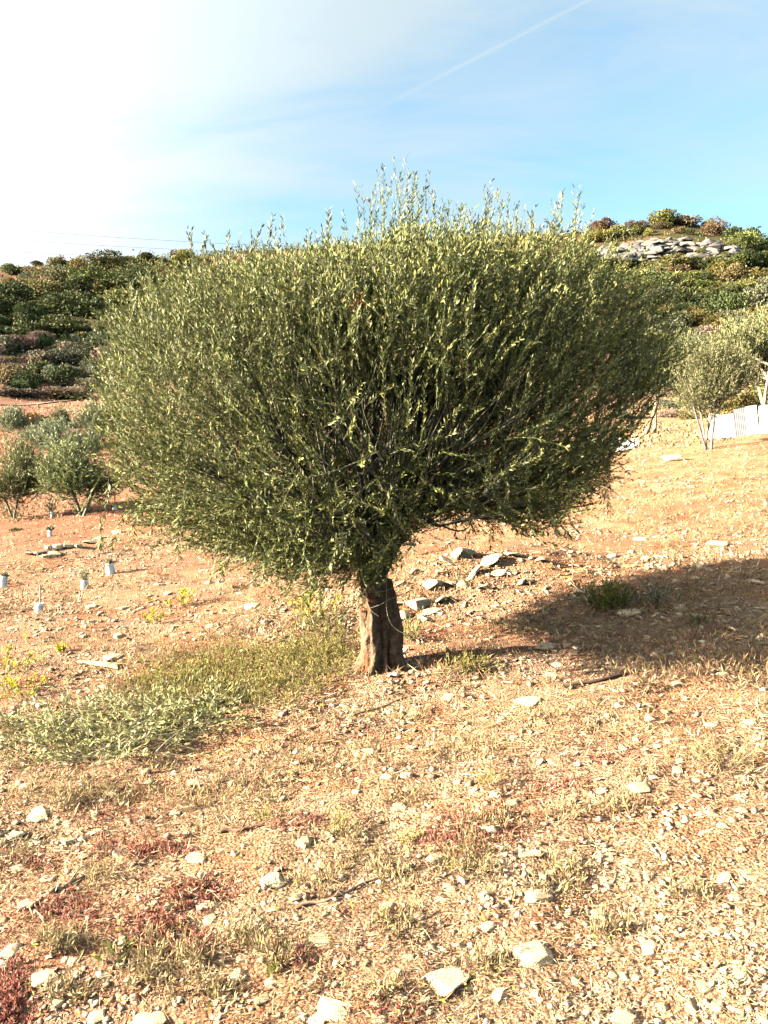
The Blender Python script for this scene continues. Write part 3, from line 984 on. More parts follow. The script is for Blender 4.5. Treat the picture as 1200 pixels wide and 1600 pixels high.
def scatter_hills():
    # left hill: rows from the crest down so that near ones stand in front
    def band(x0, x1, top, bot, step, size, kinds, wts, where, jit=.5):
        y = bot if not callable(bot) else None
        x = x0
        while x < x1:
            t0 = top(x) if callable(top) else top
            b0 = bot(x) if callable(bot) else bot
            yy = t0
            while yy < b0:
                xx = x + step * random.uniform(-jit, jit); y2 = yy + step * .5 * random.uniform(-jit, jit)
                if not (945 < xx < 1150 and 376 < y2 < 414):
                    k = random.choices(kinds, wts)[0]
                    shrub_at(k, xx, max(y2, skyline(xx) + 2), size * random.choice((.55, .75, .9, 1.05, 1.35, 1.6)) * random.uniform(.9, 1.1), where=where)
                yy += step * .55
            x += step
    sk = lambda x: skyline(x) + 3
    band(-20, 300, sk, lambda x: skyline(x) + 48, 25, 30, ['brown', 'mid', 'yellow', 'dark', 'grey'], [.30, .26, .16, .18, .10], 'on the crest above the dark wooded belt')
    band(-20, 260, 458, 535, 25, 38, ['dark', 'mid', 'yellow'], [.62, .28, .10], 'in the dark wooded belt under the crest')
    band(-20, 210, 542, 618, 27, 30, ['pink', 'grey', 'dark', 'brown'], [.5, .25, .13, .12], 'on the terraces between wooded belt and pale track')
    # right hill
    band(925, 1215, sk, lambda x: min(skyline(x) + 26, 379), 22, 25, ['brown', 'mid', 'dark', 'yellow'], [.32, .3, .22, .16], 'on the hilltop above the rock outcrop')
    band(940, 1215, 418, 475, 22, 28, ['mid', 'dark', 'yellow', 'brown'], [.42, .36, .14, .08], 'on the slope right under the rock outcrop')
    band(1148, 1215, 384, 418, 20, 26, ['mid', 'dark'], [.5, .5], 'at the end of the rock outcrop')
    band(960, 1215, 478, 500, 24, 34, ['dark', 'mid', 'grey'], [.75, .1, .15], 'in the dark hedge line above the hillside grove')
    band(975, 1215, 506, 655, 29, 36, ['grey', 'yellow', 'pink'], [.62, .26, .12], 'in the grove behind the white fence')
    for px, py, sz in ((970, 390, 18), (1028, 380, 20), (1095, 396, 14), (1130, 402, 16), (1140, 388, 18), (1015, 388, 22), (1040, 392, 16), (1003, 398, 14), (985, 406, 18), (1080, 385, 14), (1110, 410, 18), (1060, 412, 20), (960, 412, 20)):
        shrub_at('mid', px, py, sz, where='growing on the ledges of the rock outcrop')
    for px, py, s, lb in ((70, 545, 26, 'small bright green conical pine at the foot of the dark wooded belt'), (103, 545, 34, 'taller bright green conical pine at the foot of the dark wooded belt')):
        shrub_at('cone', px, py, s, lb)
    shrub_at('dark', 105, 605, 52, 'broad dark green evergreen bush on the terrace above the track')
    shrub_at('dark', 40, 606, 40, 'lower dark bush among dry scrub on the terrace above the track')
    shrub_at('orange', 60, 662, 62, 'wide orange autumn shrub below the pale track', .6)
    shrub_at('orange', 22, 660, 44, 'small rusty orange shrub at the foot of the pale track', .6)
    shrub_at('orange', 125, 664, 44, 'rusty pink-orange shrub under the track beside the big crown', .6)
    shrub_at('orange', 6, 742, 24, 'tiny orange shrub at the edge of the red field')
    shrub_at('orange', 958, 575, 30, 'orange autumn bush glowing behind the right edge of the big crown')
    shrub_at('pink', 20, 618, 60, 'low dry brown hedge along the pale track, open end', .5)
    shrub_at('brown', 110, 622, 62, 'low reddish-brown hedge along the pale track, crown side', .5)
    # small things low in the near field
    shrub_at('mid', 40, 826, 36, 'flat green cushion shrub on the bank under the young olives', .4)


scatter_hills()


def scrub_mass():
    """the scrub between, hidden for the most part by the big tree"""
    mb = MB()
    n = 70000
    px = rng.uniform(180, 990, n); row = rng.uniform(0, 1, n) ** .8
    dist = np.exp(rng.uniform(math.log(96), math.log(216), n))
    x = (px - 600) / F * dist; y = dist
    z = H(x, y)
    cl = fbm(x * .22, y * .22, 91, 3)
    ok = cl > -.14
    x, y, z, cl = x[ok], y[ok], z[ok], cl[ok]
    m = len(x)
    P = np.stack([x, y, z + np.clip(cl + .1, 0, .6) * 4.5 * rng.random(m) + .1], -1)
    D = nz(rng.normal(size=(m, 3)) + np.array([0, 0, .8]))
    col = cmix(DK + MG + BR[:1], m, None, .2, .06)
    mb.leaves(P, D, .42 + .3 * rng.random(m), .32, col, .2)
    o = obj('hillside_scrub', mb.mesh('hillside_scrub'), MAT_SCRUB)
    tag(o, 'mass of low scrub covering the hill behind the big olive tree', 'scrub', kind='stuff')
    # sparse low tufts on the terraces and hills, so that no bare sheet shows between the shrubs
    mb = MB()
    n = 42000
    u = rng.uniform(-.62, .62, n); dist = np.exp(rng.uniform(math.log(24), math.log(216), n))
    x, y = u * dist, dist
    ok = fbm(x * .4, y * .4, 95, 3) > -.12
    ok &= ~((u > -.62) & (u < -.2) & (np.abs(dist - 71.5) < 2.6))
    x, y, dist = x[ok], y[ok], dist[ok]
    m = len(x); hill = dist > 98
    P = np.stack([x, y, H(x, y) - .02], -1)
    D = nz(rng.normal(size=(m, 3)) * .5 + np.array([0, 0, .8]))
    col = np.where(hill[:, None], cmix(MG + BR + DK, m), cmix([[.24, .17, .10], [.20, .12, .07], [.15, .14, .06], [.28, .22, .13]], m))
    s = .045 + .0032 * dist
    mb.leaves(P, D, s * (.6 + .8 * rng.random(m)), s * .5, col, .2)
    o = obj('low_tufts', mb.mesh('low_tufts'), MAT_SCRUB)
    tag(o, 'low dry tufts dotted over the terraces and hillsides', 'ground cover', kind='stuff')


scrub_mass()


BOULDERS = None


def cliff():
    root_p = gpt(1050, 415)
    r = empty('rock_outcrop', root_p, 'pale grey layered rock outcrop below the hill crest', 'rock')
    random.seed(5)
    for q in range(120):
        u = random.random()
        x = 948 + 205 * u
        top = 379 + 5 * math.sin(u * 9) + (8 if u < .12 else 0) + (7 * (u - .8) / .2 if u > .8 else 0)
        bot = 414 - 10 * math.sin(u * 5 + 1) * .5 - (6 if u > .7 else 0)
        y0 = top + (bot - top) * random.random()
        wpx = random.uniform(9, 30); hpx = random.uniform(5, 13)
        dist = 188.5 - (y0 - 379) * .16 + random.uniform(-.5, .5)
        d = ray(x, y0); t = dist / d[1]
        cen = Vector((d[0] * t, dist, CAM_Z + d[2] * t))
        o = obj('boulder', random.choice(BOULDERS), None, r)
        sx = dist / F
        o.scale = (wpx * sx * 1.35, 4.0, hpx * sx * 2.0)
        o.location = cen - root_p
        o.rotation_euler = (random.uniform(-.15, .15), random.uniform(-.12, .14), random.uniform(-.5, .5))




# ------------------------------------------------------------------ stones
def stone_proto(seed, flat, n=22, col=None, mat=None):
    rs = random.Random(seed)
    bm = bmesh.new()
    for k in range(n):
        v = Vector((rs.gauss(0, 1), rs.gauss(0, 1), rs.gauss(0, 1))).normalized()
        # blocky: push towards a rounded box
        m = max(abs(v.x), abs(v.y), abs(v.z))
        v = v / (m ** .8)
        bm.verts.new((v.x * .5, v.y * .5 * rs.uniform(.8, 1.1), v.z * .5 * flat))
    bmesh.ops.convex_hull(bm, input=bm.verts)
    loose = [v for v in bm.verts if not v.link_faces]
    bmesh.ops.delete(bm, geom=loose, context='VERTS')
    bmesh.ops.bevel(bm, geom=list(bm.edges), offset=.022, segments=1, affect='EDGES')
    bmesh.ops.triangulate(bm, faces=bm.faces)
    me = bpy.data.meshes.new('stone'); bm.to_mesh(me); bm.free()
    a = me.color_attributes.new('Col', 'FLOAT_COLOR', 'POINT')
    g = rs.uniform(.9, 1.1)
    cc = np.ones((len(me.vertices), 4), np.float32)
    cc[:, :3] = np.array([.64, .465, .285]) * g
    a.data.foreach_set('color', cc.ravel())
    if col:
        cc[:, :3] = np.array(col) * g
        a.data.foreach_set('color', cc.ravel())
    me.materials.append(mat or MAT_STONE)
    return me


STONES = [stone_proto(20 + k, f) for k, f in enumerate((.30, .36, .42, .5, .32, .55, .40, .45, .28, .42, .5, .36, .34, .44))]
BOULDERS = [stone_proto(70 + k, .5, 26, (.150, .136, .120), MAT_ROCK) for k in range(6)]
cliff()
GEN = ('stone', 'pale angular limestone stone lying loose on the stony soil', 'stone', 'loose stones strewn over the slope')
placed = []
MARKS = [(940, 1064, 'around the dark dead stick'), (520, 1405, 'beside the long bare brown stick'), (110, 1380, 'by the short stick in red ground cover'), (560, 1115, 'along the thin branch below the trunk'),
         (730, 1320, 'round the reddish dry bush'), (1120, 1190, 'by the tangled straw-coloured bush'), (960, 940, 'near the small green shrub'), (160, 1040, 'about the splintered piece of wood'),
         (280, 945, 'near the small yellow weed on the bank'), (250, 1455, 'amid the red ground cover mats'), (832, 1474, 'near the big pale triangular slab'), (1100, 1370, 'around the white block and oval stone'),
         (235, 1578, 'next to the broad half-buried slab'), (706, 1523, 'near the long flat-topped block'), (975, 1580, 'around the upright pointed stone'), (1125, 845, 'on the sunny upper slope'), (760, 1226, 'near the yellow grass-like tuft'),
         (305, 1216, 'below the heap of cut branches'), (735, 1045, 'in the dappled ground right of the trunk')]


def stone(px, py, w, h=None, label=None, group=None, rz=None, proto=None, tilt=.12, sink=.42):
    """w, h: size in photo pixels"""
    p = gpt(px, py + (h or w * .5) * .5)
    s = w * 1.14 * p.y / F
    me = STONES[proto if proto is not None else random.randrange(len(STONES))]
    o = obj('stone', me, None, None)
    hz = s * random.uniform(.7, 1.05)
    if h:
        hz = s * min(max(h / w * 1.15, .6), 1.9)
    o.scale = (s, s * random.uniform(.65, 1.0), hz)
    o.rotation_euler = (random.uniform(-tilt, tilt), random.uniform(-tilt, tilt) - .11, random.uniform(0, 6.28) if rz is None else rz)
    zmin = min(v.co.z for v in me.vertices) * hz; zmax = -zmin
    o.location = p + Vector((0, 0, -zmin - (zmax - zmin) * sink))
    if not label:
        near = min(MARKS, key=lambda m: math.hypot(px - m[0], (py - m[1]) * 1.6))[2]
        size = 'small' if s < .07 else 'larger'
        label, group = size + ' pale limestone lying ' + near, size + ' stones ' + near
    tag(o, label, 'stone', group)
    placed.append((px, py, w))
    return o


HEAP = ('pale limestone rock in the rubble heap behind the olive trunk', 'rocks of the heap behind the olive trunk')
for px, py, w, h in ((628, 908, 14, 14), (625, 940, 16, 9), (632, 955, 20, 16), (672, 950, 26, 14), (690, 933, 22, 14), (678, 906, 24, 22), (705, 905, 20, 14), (722, 908, 14, 20),
                     (740, 890, 26, 14), (765, 868, 30, 18), (800, 860, 24, 14), (725, 858, 28, 24), (780, 890, 20, 12), (700, 870, 22, 16), (815, 905, 16, 10), (668, 965, 30, 8), (845, 870, 18, 12), (760, 915, 16, 8),
                     (650, 890, 16, 12), (690, 890, 16, 12)):
    stone(px, py, w * 1.15, h * 1.1, HEAP[0], HEAP[1], tilt=.5, sink=.2)
stone(655, 937, 36, 24, 'largest cream boulder in the rubble heap, right behind the trunk', proto=5, sink=.15)
for px, py, w, h, lb in (
        (832, 1474, 54, 40, 'big pale triangular slab lying flat on the gravel'),
        (706, 1523, 68, 24, 'long flat-topped cream block lying in bare gravel'),
        (975, 1580, 36, 34, 'upright pointed cream stone on bare gravel'),
        (1085, 1383, 40, 22, 'smooth oval cream stone beside a white block'),
        (1130, 1364, 28, 16, 'bright white block beside the smooth oval cream stone'),
        (843, 1393, 38, 18, 'flat-topped white stone with a dark underside'),
        (849, 1355, 20, 34, 'narrow upright white wedge of stone'),
        (828, 1327, 34, 16, 'humped buff stone standing near a reddish dry bush'),
        (637, 1376, 26, 13, 'small clean white brick-like stone'),
        (430, 1367, 40, 20, 'flat oval cream stone near the long bare stick'),
        (308, 1335, 34, 16, 'pale pointed slab among red ground cover'),
        (305, 1216, 34, 13, 'flat whitish slab by the cut branches'),
        (500, 1583, 46, 22, 'long bright white stone half sunk in gravel'),
        (235, 1578, 60, 34, 'broad cream slab half buried in the soil'),
        (265, 1408, 22, 18, 'rounded pale stone beside red ground cover'),
        (70, 1524, 40, 12, 'slim white stone lying like a bar'),
        (982, 951, 36, 16, 'pale pinkish rock at the foot of the small green shrub'),
        (1062, 945, 26, 10, 'flat white rock uphill of the small green shrub'),
        (1090, 957, 32, 12, 'whitish ledge of rock behind a dry tuft'),
        (907, 917, 22, 13, 'bright white stone downhill of the small green shrub'),
        (957, 863, 14, 14, 'round white stone in the shade right of the tree'),
        (855, 1005, 36, 12, 'flat cream slab in the dappled ground right of the trunk'),
        (825, 1085, 42, 24, 'bulky cream rock below the dark dead stick'),
        (1055, 713, 44, 12, 'long white rock at the foot of the airy olive tree'),
        (690, 1018, 10, 8, 'very small stone in the trunk\'s own shade'),
        (605, 1042, 26, 9, 'small flat white stone against the trunk\'s foot'),
        (1125, 845, 30, 11, 'wide flat bright rock on the sunny upper slope'),
        (15, 1476, 34, 26, 'whitish rounded stone at the rim of the red ground cover'),
        (1100, 1530, 26, 26, 'cream cube-like stone on bare gravel'),
        (1012, 1470, 28, 26, 'tan rounded cube of stone on bare gravel'),
        (762, 1438, 26, 18, 'pale egg-like stone on bare gravel'),
        (1175, 1358, 34, 18, 'buff flat stone next to the white block')):
    stone(px, py, w, h, lb)
# low rubble bank on the left
BANK = ('pale rounded rock of the low rubble bank left of the tree', 'rocks of the low rubble bank')
for px, py, w, h in ((45, 862, 18, 10), (62, 860, 16, 10), (78, 853, 14, 12), (92, 850, 20, 16), (86, 862, 18, 9), (108, 850, 16, 13), (124, 851, 15, 9), (140, 845, 18, 9), (153, 840, 16, 8), (165, 836, 16, 8), (182, 830, 16, 8), (70, 866, 14, 8)):
    stone(px, py, w, h, BANK[0], BANK[1], tilt=.3, sink=.15)
for px, py, w, h in ((195, 946, 20, 8), (277, 974, 20, 10), (275, 987, 16, 10), (175, 1020, 28, 18), (158, 1070, 20, 14), (140, 1058, 14, 10), (315, 888, 10, 8), (325, 908, 16, 8), (390, 942, 28, 14), (385, 1010, 20, 12), (317, 1020, 20, 8),
                     (358, 1028, 14, 12), (345, 905, 12, 9), (250, 910, 18, 9), (262, 908, 14, 8), (395, 905, 12, 8), (480, 1230, 16, 8), (570, 1165, 34, 24), (575, 1175, 18, 10), (475, 1312, 26, 10), (500, 1465, 36, 16), (455, 1475, 28, 14),
                     (625, 1553, 26, 22), (660, 1560, 30, 16), (720, 1470, 26, 14), (800, 1250, 18, 10), (935, 1232, 28, 12), (1000, 1226, 34, 10), (1020, 1207, 18, 12), (1115, 1268, 20, 12), (1065, 1285, 16, 8), (1120, 1445, 24, 22), (1168, 1454, 16, 10),
                     (1150, 1395, 24, 14), (1185, 1410, 18, 10), (945, 1335, 30, 8), (985, 1340, 28, 12), (1120, 1567, 22, 18), (1035, 1565, 20, 20), (880, 1585, 22, 14), (570, 1500, 18, 9), (215, 1530, 9, 14), (340, 1560, 16, 9), (365, 1325, 12, 20), (130, 1332, 26, 12),
                     (55, 1320, 16, 8), (150, 1410, 16, 10), (40, 1410, 32, 10), (520, 1575, 60, 10), (60, 1270, 40, 10), (175, 1235, 26, 8), (905, 1165, 20, 10), (1190, 1160, 16, 10), (870, 1035, 20, 9), (860, 1050, 22, 8), (940, 1005, 20, 8), (1180, 905, 28, 10), (1150, 980, 26, 9),
                     (1000, 838, 22, 9), (1080, 757, 12, 10), (1010, 870, 16, 7), (960, 1040, 18, 7), (1190, 1000, 22, 8), (1130, 1050, 20, 8), (700, 1085, 18, 8), (650, 1110, 24, 10), (540, 1100, 14, 8), (760, 1165, 20, 9), (640, 1230, 22, 9), (700, 1240, 16, 8), (560, 1215, 18, 9), (870, 1440, 18, 12),
                     (690, 1400, 18, 9), (1040, 1110, 16, 7), (1110, 1130, 18, 8)):
    stone(px, py, w, h)
random.seed(31)
cnt = 0
while cnt < 150:
    px, py = random.uniform(5, 1195), 880 + 710 * random.random() ** .9
    if px < 560 and 1000 < py < 1190:
        continue
    w = random.uniform(12, 24) * (.75 + .5 * (py - 880) / 700)
    if any(abs(px - a) < (w + c) * .7 and abs(py - b) < (w + c) * .4 for a, b, c in placed):
        continue
    if 560 < px < 650 and 900 < py < 1060:
        continue
    stone(px, py, w)
    cnt += 1


def gravel():
    """chips too many to count"""
    ico = bmesh.new(); bmesh.ops.create_icosphere(ico, subdivisions=1, radius=.5)
    iv = np.array([v.co[:] for v in ico.verts]); it = np.array([[v.index for v in f.verts] for f in ico.faces]); ico.free()
    # 8-sided chip, cheaper
    ov = np.array([[.5, 0, 0], [-.5, 0, 0], [0, .5, 0], [0, -.5, 0], [0, 0, .5], [0, 0, -.5]]); ot = np.array([[0, 2, 4], [2, 1, 4], [1, 3, 4], [3, 0, 4], [2, 0, 5], [1, 2, 5], [3, 1, 5], [0, 3, 5]])
    mb = MB()
    for n, bv, bt, smin, smax, pw, ylo in ((15000, iv, it, 4.5, 17, 2.4, 730), (48000, ov, ot, 1.8, 5.5, 1.5, 750), (15000, ov, ot, 2.5, 8, 2.0, 0), (4200, iv, it, 5, 15, 2.2, 0)):
        px = wide(n); py = (ylo + (1650 - ylo) * rng.random(n) ** .62) if ylo else rng.uniform(690, 1060, n)
        G = gpts(px, py)
        dens = .5 + 1.3 * fbm(G[:, 0] * 1.1, G[:, 1] * 1.1 + 3, 31, 4) + .5 * fbm(G[:, 0] * 6, G[:, 1] * 6, 33, 2)
        ok = rng.random(n) < np.clip(dens, .16, 1)
        ok &= ~((px < 570) & (py > 1005) & (py < 1100) & (px > 215) & (rng.random(n) < .8))
        G, py = G[ok], py[ok]; n = len(G)
        s = (smin + (smax - smin) * rng.random(n) ** pw) * G[:, 1] / F
        s = np.minimum(s, .07)
        V = bv[None] * (1 + .34 * rng.normal(size=(n, len(bv), 1)).clip(-1.6, 1.6)) * np.stack([np.ones(n), .55 + .45 * rng.random(n), .16 + .30 * rng.random(n)], -1)[:, None] * s[:, None, None]
        a, b = rng.random(n) * 6.28, rng.normal(size=n) * .3
        ca, sa, cb, sb = np.cos(a)[:, None], np.sin(a)[:, None], np.cos(b)[:, None], np.sin(b)[:, None]
        x, y, z = V[..., 0], V[..., 1], V[..., 2]
        x, z = x * cb - z * sb, x * sb + z * cb
        x, y = x * ca - y * sa, x * sa + y * ca
        V = np.stack([x, y, z], -1) + G[:, None] + np.array([0, 0, 1]) * s[:, None, None] * .12
        f = (bt[None] + (np.arange(n) * len(bv))[:, None, None]).reshape(-1, 3)
        col = cmix([[.44, .305, .195], [.50, .38, .255], [.38, .245, .150], [.32, .175, .110], [.60, .50, .38]], n, [.36, .20, .26, .14, .04], .10, .035)
        mb.add(V.reshape(-1, 3), f, np.repeat(col, len(bv), 0))
    o = obj('gravel', mb.mesh('gravel'), MAT_GRAVEL)
    tag(o, 'fine tan and cream gravel covering the slope', 'gravel', kind='stuff')


gravel()


# ------------------------------------------------------------------ plants on the ground
def blob_points(n, blobs):
    """blobs: (px, py, sx, sy, weight) -> ground points"""
    w = np.array([b[4] for b in blobs], float); w /= w.sum()
    q = rng.choice(len(blobs), n, p=w); b = np.array(blobs, float)[q]
    px = b[:, 0] + b[:, 2] * rng.normal(size=n) * .6; py = b[:, 1] + b[:, 3] * rng.normal(size=n) * .6
    return gpts(px, py), px, py


def straw():
    mb = MB()
    n = 60000
    px = wide(n); py = 690 + 960 * rng.random(n) ** .95
    G = gpts(px, py)
    ok = rng.random(n) < np.clip(.55 + 1.5 * fbm(G[:, 0] * .9 - 3, G[:, 1] * .9, 131, 4), .08, 1)
    G = G[ok]; n = len(G)
    s = G[:, 1] / F
    flat = rng.random(n) < .62
    D = nz(rng.normal(size=(n, 3)) * np.array([1, .45, 0]) + np.stack([np.full(n, .15), np.zeros(n), np.where(flat, .16 + .1 * rng.normal(size=n), 1.0)], -1))
    L = np.where(flat, 22, 13) * s * (.5 + rng.random(n)); L = np.minimum(L, np.where(G[:, 1] > 7, .12, .2))
    col = cmix([[.46, .33, .19], [.38, .23, .12], [.28, .14, .08], [.54, .44, .30], [.30, .22, .10]], n, [.28, .26, .22, .14, .10], .18, .05)
    A = G + np.array([0, 0, .004]); E = A + D * L[:, None]
    E[:, 2] = np.maximum(E[:, 2], H(E[:, 0], E[:, 1]) + .006)
    mb.leaves(A, E - A, L, 1.5 * s * (.6 + .8 * rng.random(n)), col, .35)
    o = obj('dry_grass', mb.mesh('dry_grass'), MAT_STRAW)
    tag(o, 'dry straw and withered grass stalks strewn over the slope', 'dry grass', kind='stuff')


straw()


def sprig_mesh(G, hgt, cols, wts, per, leaf, lw, spread=.5, stem_col=(.25, .2, .1), stem_r=.0018):
    n = len(G)
    mb = MB()
    dirs = nz(rng.normal(size=(n, 3)) * np.array([spread, spread, 0]) + np.array([0, 0, 1]))
    L = hgt * (.5 + .8 * rng.random(n))
    leafy_shoots(mb, mb, G - np.array([0, 0, .005]), dirs, L, leaf, lw, per, cols, wts, curl=.25, twig_r=stem_r, twig_col=stem_col, kpts=3)
    return mb


def patches():
    # yellow-green weeds left of the trunk
    G, px, py = blob_points(3000, [(300, 1055, 90, 40, 3), (420, 1040, 110, 34, 3.4), (500, 1025, 60, 30, 1.6), (250, 1080, 50, 22, 1), (380, 1085, 90, 20, 1), (500, 985, 45, 30, .7)])
    o = obj('weed_patch', sprig_mesh(G, .10, [[.24, .20, .045], [.18, .17, .04], [.30, .23, .07], [.13, .14, .035]], None, 10, .021, .0075, .75).mesh('weed_patch'), MAT_WEED)
    tag(o, 'patch of low yellow-green weeds spreading left from the trunk', 'weeds', kind='stuff')
    # red ground cover
    reds = [(300, 1395, 60, 22, 1.3), (205, 1325, 60, 18, 1), (250, 1450, 55, 26, 1.6), (45, 1345, 60, 20, 1), (110, 1420, 60, 22, 1.1), (460, 1285, 50, 14, .5), (270, 1330, 40, 12, .8), (10, 1560, 30, 60, 2.4), (730, 1295, 70, 34, 1.6), (700, 1310, 40, 20, .6),
            (300, 1480, 30, 20, .5), (870, 1228, 60, 14, .5), (180, 1275, 80, 14, .5), (950, 1180, 40, 12, .3), (620, 1585, 60, 20, .3), (460, 1500, 30, 14, .25), (920, 850, 80, 12, .4), (1100, 740, 70, 6, .4), (400, 1230, 80, 20, .3), (520, 1135, 80, 18, .35)]
    G, px, py = blob_points(2900, reds)
    o = obj('red_ground_cover', sprig_mesh(G, .026, [[.38, .12, .095], [.30, .085, .07], [.42, .19, .13], [.27, .14, .09]], None, 8, .016, .006, 1.2, (.25, .07, .05)).mesh('red_ground_cover'), MAT_WEED)
    tag(o, 'mats of dark red ground cover creeping over the gravel', 'ground cover', kind='stuff')
    # dry brown-grey and greenish tufts
    tufts = [(random.uniform(20, 1180), random.uniform(780, 1560), 34, 14, 1) for _ in range(70)] + [(1050, 790, 120, 40, 8), (980, 800, 60, 40, 5), (350, 1240, 90, 30, 6), (120, 1240, 110, 24, 6), (500, 1200, 120, 30, 5), (250, 1510, 60, 40, 5), (740, 1020, 70, 16, 3), (850, 990, 120, 16, 4), (150, 900, 150, 40, 9), (100, 990, 130, 40, 9), (360, 950, 100, 40, 7), (300, 865, 120, 20, 5), (1080, 860, 160, 40, 9), (1100, 960, 140, 30, 5)]
    G, px, py = blob_points(5600, tufts)
    o = obj('dry_tufts', sprig_mesh(G, .052, [[.40, .27, .13], [.30, .20, .10], [.32, .26, .11], [.45, .34, .19]], None, 6, .034, .0042, .8, (.3, .22, .13)).mesh('dry_tufts'), MAT_STRAW)
    tag(o, 'scattered tufts of withered brown herbs among the stones', 'dry herbs', kind='stuff')
    # withered grass on the far slopes, in drifts along the contour
    n = 17000
    px = wide(n); py = rng.uniform(690, 1080, n)
    G = gpts(px, py)
    k = rng.random(n) < np.clip(.42 + 2.4 * fbm(G[:, 0] * .7 - .3 * G[:, 1], G[:, 1] * 1.5, 141, 4), .03, 1)
    k &= ~((px > 200) & (px < 660) & (py > 1000))
    G = G[k]
    o = obj('slope_grass', sprig_mesh(G, .075, [[.36, .22, .11], [.26, .155, .09], [.22, .17, .08], [.42, .30, .165], [.24, .12, .08]], None, 5, .05, .0065, .9, (.3, .2, .12)).mesh('slope_grass'), MAT_STRAW)
    tag(o, 'drifts of short withered brown grass over the slope behind the tree', 'dry grass', kind='stuff')
    # fallen yellow and green leaves, seedlings
    n = 520
    px = rng.uniform(0, 1200, n); py = 880 + 720 * rng.random(n)
    G = gpts(px, py)
    mb = MB()
    mb.leaves(G + np.array([0, 0, .012]), rng.normal(size=(n, 3)) * np.array([1, 1, .35]), 11 * G[:, 1] / F * (.6 + .8 * rng.random(n)), 5 * G[:, 1] / F, cmix([[.36, .30, .04], [.20, .22, .04], [.40, .27, .05], [.32, .12, .04]], n, None, .15, .05))
    o = obj('fallen_leaves', mb.mesh('fallen_leaves'), MAT_WEED)
    tag(o, 'small yellow and green fallen leaves scattered on the ground', 'leaves', kind='stuff')


patches()


def brush_pile():
    """cut olive branches left on the ground"""
    p0 = gpt(150, 1180)
    r = empty('brush_pile', p0, 'heap of cut grey-green olive branches lying left of the tree', 'branches')
    G, px, py = blob_points(400, [(60, 1150, 90, 26, 2.2), (150, 1165, 70, 30, 2), (230, 1150, 70, 26, 2), (300, 1130, 50, 20, 1.2), (330, 1105, 40, 16, .8), (110, 1190, 80, 14, 1), (190, 1120, 110, 18, 1.5)])
    n = len(G)
    G = G - np.array(p0)
    tw, lf = MB(), MB()
    base = G + np.array([0, 0, .02]) + np.stack([np.zeros(n), np.zeros(n), .05 * rng.random(n)], -1)
    d = nz(rng.normal(size=(n, 3)) * np.array([1, .8, .10]) + np.array([.25, .2, .07]))
    leafy_shoots(lf, tw, base, d, .22 + .25 * rng.random(n), .042, .0105, 24, [[.26, .25, .10], [.20, .205, .075], [.32, .30, .16], [.30, .26, .08]], None, curl=.25, twig_r=.0015, twig_col=(.28, .25, .14))
    m = 22
    A = base[rng.choice(n, m)]; dv = nz(np.abs(rng.normal(size=(m, 3))) * np.array([1, .5, .06]) + np.array([.2, .1, .05])) * (.35 + .35 * rng.random((m, 1)))
    tw.tubes(bez(A, A + dv * .5 + np.array([0, 0, .05]), A + dv, 6), np.linspace(.0045, .002, 6)[None] * np.ones((m, 1)), cjit([.40, .34, .24], m, .15, .03), 5)
    tag(obj('leaf', lf.mesh('brush_leaf'), MAT_LEAF, r), kind='stuff')
    tag(obj('branch', tw.mesh('brush_branch'), MAT_TWIG, r), kind='stuff')


brush_pile()


def small_plant(name, px, py, h_px, w_px, cols, label, cat='plant', n=40, leaf_px=7, per=10, sunlit_tip=None, spread=.5, lwr=.35, group=None):
    p = gpt(px, py)
    s = p.y / F
    r = empty(name, p, label, cat, group)
    tw, lf = MB(), MB()
    b = rng.normal(size=(n, 3)) * np.array([w_px * .22 * s, w_px * .22 * s, 0])
    b[:, 2] = [Hs(p.x + q[0], p.y + q[1]) - p.z - .004 for q in b]
    d = nz(rng.normal(size=(n, 3)) * np.array([spread, spread, 0]) + b * np.array([1, 1, 0]) / (w_px * s) * 1.6 + np.array([0, 0, 1]))
    P = leafy_shoots(lf, tw, b, d, h_px * s * (.55 + .5 * rng.random(n)), leaf_px * s, leaf_px * s * lwr, per, cols, None, curl=.25, twig_r=.5 * s, twig_col=(.26, .22, .10), kpts=4)
    tag(obj('stem', tw.mesh(name + '_stem'), MAT_TWIG, r), kind='stuff')
    tag(obj('foliage', lf.mesh(name + '_foliage'), MAT_WEED, r), kind='stuff')
    if sunlit_tip is not None:
        fl = MB()  # yellow dabs at the tips: sunlight on the leaves put into colour
        tip = P[:, -1]
        q = np.repeat(tip, 9, 0) + rng.normal(size=(len(tip) * 9, 3)) * 3.0 * s
        fl.leaves(q, rng.normal(size=q.shape) + np.array([0, 0, .6]), 4.2 * s, 3.2 * s, cjit(sunlit_tip, len(q), .12, .04))
        tag(obj('sunlit_tip', fl.mesh(name + '_sunlit_tip'), MAT_WEED, r), kind='stuff')
    return r


